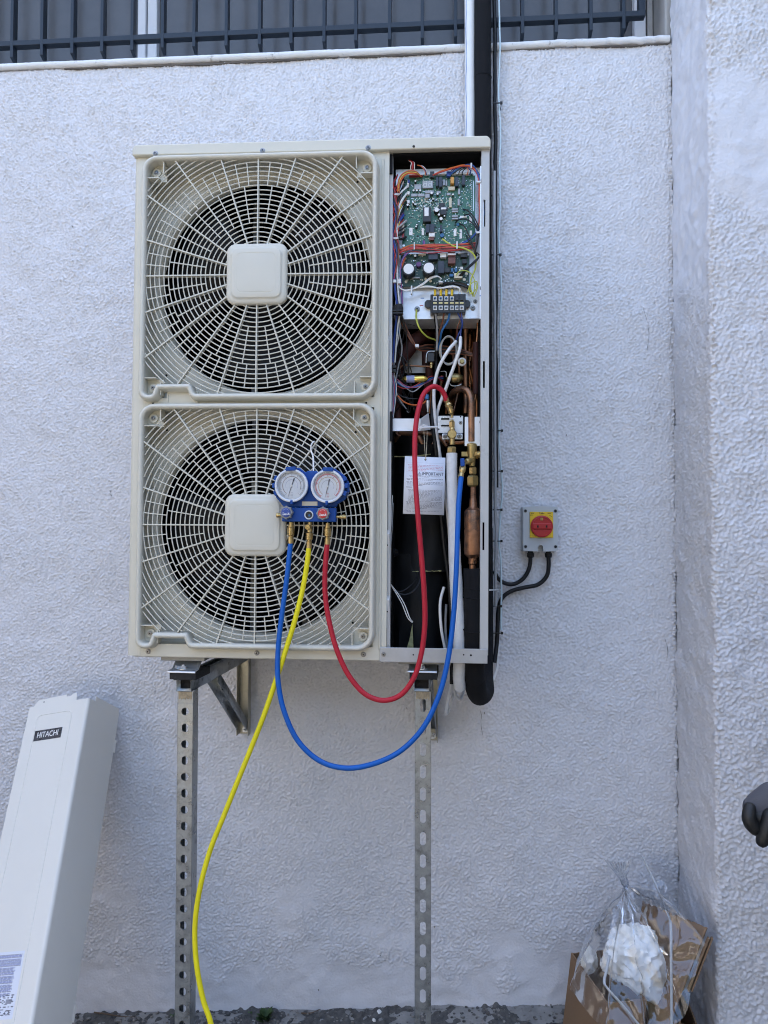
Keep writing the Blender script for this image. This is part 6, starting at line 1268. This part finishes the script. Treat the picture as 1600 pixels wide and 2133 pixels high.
m = nR+1; fs = [(i*m+j, ((i+1) % nA)*m+j, ((i+1) % nA)*m+j+1, i*m+j+1) for i in range(nA) for j in range(nR)]
b = MB().add(vs, fs); o = wb(b, 'plastic_bag', 'film', P(1330, 2133, -.3), ang=75); tag(o, 'clear creased plastic bag drooping over the cardboard boxes', 'plastic bag')
# second loose film rising along the corner
a0, a1, a2, a3 = P(1340, 1795, -.10), P(1392, 1800, -.05), P(1465, 1945, -.34), P(1360, 1930, -.16); vs = []; nU, nV = 34, 34
for j in range(nV+1):
    for i in range(nU+1):
        u_, v_ = i/nU, j/nV; p = a0.lerp(a1, u_).lerp(a3.lerp(a2, u_), v_); q_ = p*15
        vs.append(p+Vector((.012*noise.noise(q_), -.03*abs(noise.noise(q_*1.2))-.012*abs(noise.noise(q_*3)), .008*noise.noise(q_*1.5))))
fs = [(j*(nU+1)+i, j*(nU+1)+i+1, (j+1)*(nU+1)+i+1, (j+1)*(nU+1)+i) for j in range(nV) for i in range(nU)]
o = wb(MB().add(vs, fs), 'plastic_film', 'film', P(1420, 1940, -.25), ang=75); tag(o, 'loose clear film standing up against the wall corner behind the bag', 'plastic film')
# packing straps: flat bands
def strap(pts, w_, label):
    ps = catmull(pts, 8); vs = []
    for i, p in enumerate(ps):
        t = (ps[min(i+1, len(ps)-1)]-ps[max(i-1, 0)]).normalized(); s_ = t.cross(Vector((.25, 1, .1))).normalized(); vs += [p-s_*w_, p+s_*w_]
    b = MB().add(vs, [(2*i, 2*i+1, 2*i+3, 2*i+2) for i in range(len(ps)-1)]); tag(wb(b, 'packing_strap', 'strap', ps[-1], solid=.0008), label, 'strap')
strap([P(1338, 1782, -.16), P(1365, 1840, -.20), P(1385, 1890, -.30), P(1397, 1925, -.40), P(1398, 2000, -.44), P(1399, 2080, -.455), P(1400, 2160, -.465)], .0034, 'pale flat packing strap standing upright at the right of the boxes')
strap([P(1270, 1990, -.40), P(1264, 2020, -.42), P(1259, 2048, -.44), P(1268, 2062, -.455), P(1295, 2092, -.465), P(1335, 2140, -.475)], .0036, 'pale flat packing strap bent over the narrow box')

# ================================================================== ground litter
rg = random.Random(21); b = MB()
bm = bmesh.new(); bmesh.ops.create_icosphere(bm, subdivisions=1, radius=1); iv = [v.co.copy() for v in bm.verts]; iff = [[v.index for v in f.verts] for f in bm.faces]; bm.free()
for i in range(2600):
    x = rg.uniform(-1.9, .8); y = -abs(rg.gauss(0, .22))-.004
    if y < -.8: continue
    s_ = rg.uniform(.002, .0055)*(1.5 if rg.random() < .08 else 1); c = Vector((x, y, gz(x)+.009+.010*max(0, 1+y/.1)+s_*.3)); j_ = rg.uniform(.6, 1.1); k2 = rg.uniform(.5, .9)
    b.add([c+Vector((v.x*s_*(1+.3*rg.random()), v.y*s_*j_, v.z*s_*k2)) for v in iv], iff, rg.choice((0, 0, 1, 2)))
o = b.build('gravel', ['pebble', 'mortar', 'asphalt'], smooth=False); o['kind'] = 'stuff'; o['label'] = 'loose grit and small stones along the foot of the wall'
# crumbled mortar fillet at the wall foot
n_ = 300; xs_ = np.linspace(-1.9, XC, n_); pos = np.zeros((5, n_, 3))
for k, (yy_, zz_) in enumerate(((-.055, .004), (-.035, .018), (-.018, .026), (-.006, .030), (.01, .033))):
    w_ = np.array([noise.noise(Vector((x*9, k*.4, 0))) for x in xs_]); w2_ = np.array([noise.noise(Vector((x*34, k, 3))) for x in xs_]); rise = sstep(-.35, .0, xs_)
    pos[k, :, 0] = xs_; pos[k, :, 1] = yy_*(1+.5*rise)+.008*w_; pos[k, :, 2] = gz(xs_)+.006+(zz_)*(.3+.1*rise)+.006*w_+.004*w2_
o = grid_obj('mortar_edge', pos, 'mortar'); o['kind'] = 'structure'; o['label'] = 'crumbling mortar edge where wall meets ground'
def weed(px, py, Y, n, s_, label):
    c = P(px, py, Y); c = Vector((c.x, c.y, gz(c.x)+.012)); o = empty('weed', c, label, 'weed'); b = MB(); r_ = random.Random(int(px))
    for i in range(n):
        a = r_.uniform(0, 6.28); t = r_.uniform(.3, 1.1); d_ = Vector((math.cos(a)*math.cos(t), math.sin(a)*math.cos(t), math.sin(t))); p = d_*s_*r_.uniform(.3, 1); si = d_.cross(Vector((0, 0, 1))).normalized()*s_*.26; l_ = d_*s_*.35
        b.add([p-l_, p-si+Vector((0, 0, .002)), p+l_*1.2, p+si+Vector((0, 0, .002))], [(0, 1, 2, 3)])
    b.build('leaves', 'leaf', o); b = MB()
    for i in range(5): a = i*1.25; b.tube([(0, 0, 0), (math.cos(a)*s_*.5, math.sin(a)*s_*.5, s_*.6)], .0008, 5)
    b.build('stems', 'leaf', o)
weed(553, 2126, -.05, 46, .034, 'largest green weed at the wall foot, right of the yellow hose'); weed(519, 2120, -.03, 16, .016, 'small dark weed just left of the largest one'); weed(366, 2112, -.03, 12, .02, 'thin weed behind the left leg')
for pts, l_ in (([P(196, 2109, -.02), P(220, 2112, -.025), P(250, 2117, -.04), P(285, 2119, -.05)], 'dry twig at the wall foot right of the leaning panel'), ([P(628, 2112, -.02), P(648, 2110, -.025), P(668, 2102, -.015)], 'thin dry twig on the ground between the two legs')):
    b = MB(); ps = catmull(pts, 6); ps = [Vector((p.x, p.y, max(p.z, gz(p.x)+.018))) for p in ps]; b.tube(ps, [.0028-.002*i/len(ps) for i in range(len(ps))], 6); tag(wb(b, 'twig', 'twig', ps[0]), l_, 'twig')

# ================================================================== person at the right edge, only a gloved hand in the picture
HYp = -1.12
wr_ = P(1640, 1655, HYp)
def blend(name, prims, vox, m, parent, org, smooth_it=6):
    b = MB()
    for ps, rs, fl in prims:
        pp = catmull(ps, 5) if len(ps) > 2 else [Vector(p) for p in ps]
        rr_ = np.interp(np.linspace(0, 1, len(pp)), np.linspace(0, 1, len(rs)), rs).tolist()
        # rounded ends
        d0 = (pp[0]-pp[1]).normalized(); d1 = (pp[-1]-pp[-2]).normalized()
        pp = [pp[0]+d0*rr_[0]*.9, pp[0]+d0*rr_[0]*.6]+pp+[pp[-1]+d1*rr_[-1]*.6, pp[-1]+d1*rr_[-1]*.9]; rr_ = [rr_[0]*.4, rr_[0]*.8]+rr_+[rr_[-1]*.8, rr_[-1]*.4]
        b.tube([p-org for p in pp], rr_, 14, flat=fl)
    o = b.build(name, m, parent); md = o.modifiers.new('join', 'REMESH'); md.mode = 'VOXEL'; md.voxel_size = vox; md.use_smooth_shade = True
    ms = o.modifiers.new('soft', 'SMOOTH'); ms.iterations = smooth_it; ms.factor = .5; return o
px0 = 1.18; py0 = -1.22; gx = gz(px0)
per = empty('person', (px0, py0, gx), 'person at the right edge with only a grey and black gloved hand showing', 'person')
o0 = Vector((px0, py0, gx)); V = lambda x, y, z: o0+Vector((x, y, z))
sh_l = V(-.19, .02, 1.44); el_l = V(-.235, .06, 1.15)
blend('body', [([V(0, 0, .95), V(0, .0, 1.10), V(0, .01, 1.30), V(0, 0, 1.42)], [.145, .135, .155, .12], .72), ([V(-.17, 0, 1.43), V(0, 0, 1.46), V(.17, 0, 1.43)], [.065, .075, .065], 1), ([V(0, 0, 1.46), V(0, .015, 1.56)], [.058, .052], 1),
    ([V(0, .02, 1.60), V(0, .025, 1.66), V(0, .02, 1.72)], [.078, .088, .08], 1), ([V(0, .10, 1.655), V(0, .125, 1.635)], [.018, .016], 1), ([V(-.088, .02, 1.655), V(-.095, .015, 1.65)], [.022, .02], 1), ([V(.088, .02, 1.655), V(.095, .015, 1.65)], [.022, .02], 1),
    ([V(-.09, 0, .95), V(-.10, .01, .50), V(-.105, -.01, .10)], [.095, .066, .048], 1), ([V(.09, 0, .95), V(.10, .01, .50), V(.105, -.01, .10)], [.095, .066, .048], 1), ([V(-.105, -.04, .045), V(-.11, .15, .035)], [.045, .038], 1), ([V(.105, -.04, .045), V(.11, .15, .035)], [.045, .038], 1),
    ([V(.19, 0, 1.43), V(.25, .0, 1.16), V(.26, .06, .92)], [.062, .048, .038], 1), ([sh_l, el_l], [.062, .047], 1), ([el_l, wr_+Vector((.03, 0, .01))], [.046, .036], 1)], .014, 'cloth', per, o0)
blend('face', [([V(0, .045, 1.59), V(0, .05, 1.66), V(0, .045, 1.70)], [.065, .073, .066], 1), ([V(0, .118, 1.655), V(0, .138, 1.632)], [.013, .014], 1), ([V(-.025, .112, 1.60), V(.025, .112, 1.60)], [.012, .012], 1)], .009, 'skin', per, o0, 4)
blend('hair', [([V(0, -.005, 1.66), V(0, .005, 1.72)], [.094, .092], 1), ([V(0, .03, 1.745)], [.08], 1) if False else ([V(0, .01, 1.74), V(0, .04, 1.745)], [.078, .07], 1)], .011, 'hair', per, o0)
for q in (-.03, .03): b = MB(); b.lathe([(.001, -.006), (.009, -.003), (.009, .003), (.001, .008)], Vector((q, .118, 1.668)), (0, 1, 0), 12); b.build('eye', 'comp_white', per)
for q in (-.105, .105): b = MB(); b.box(q-.05, q+.05, -.09, .19, -.0, .025); b.build('shoe_sole', 'rubber', per, bevel=.012)
b = MB(); blend('glove', [([V(.26, .06, .92), V(.265, .09, .84)], [.036, .044], .7), ([V(.25, .11, .82), V(.25, .14, .75)], [.018, .014], 1), ([V(.275, .11, .82), V(.275, .13, .74)], [.018, .014], 1)], .008, 'glove_black', per, o0)
# visible hand: grey knitted back, black coated curled fingers, thumb pointing down
h0 = P(1612, 1668, HYp)
def HP_(px, py, d=0): return P(px, py, HYp+d)
blend('glove', [([wr_, HP_(1612, 1668), HP_(1580, 1684)], [.030, .034, .028], .85), ([HP_(1600, 1650), HP_(1566, 1678)], [.012, .011], 1), ([HP_(1606, 1672), HP_(1574, 1692)], [.03, .02], .8)], .0042, 'glove_grey', per, o0, 5)
for i_, (a_, c_, e_, d_) in enumerate((((1562, 1684), (1560, 1708), (1578, 1728), -.022), ((1563, 1690), (1562, 1714), (1581, 1730), -.004), ((1570, 1694), (1567, 1716), (1585, 1731), .014), ((1578, 1696), (1574, 1716), (1588, 1728), .030))):
    blend('glove_finger', [([HP_(*a_, d_), HP_(*c_, d_-.006), HP_(*e_, d_-.002), HP_(e_[0]+10, e_[1]-16, d_+.006)], [.0115, .0118, .0112, .010], 1)], .003, 'glove_black', per, o0, 4)
blend('glove_thumb', [([HP_(1606, 1700, -.03), HP_(1597, 1728, -.034), HP_(1588, 1752, -.034)], [.0145, .0135, .0115], 1)], .003, 'glove_black', per, o0, 4)
blend('glove_palm', [([HP_(1572, 1700, -.012), HP_(1592, 1706, -.016), HP_(1606, 1700, -.01)], [.014, .020, .022], .9)], .004, 'glove_black', per, o0, 4)
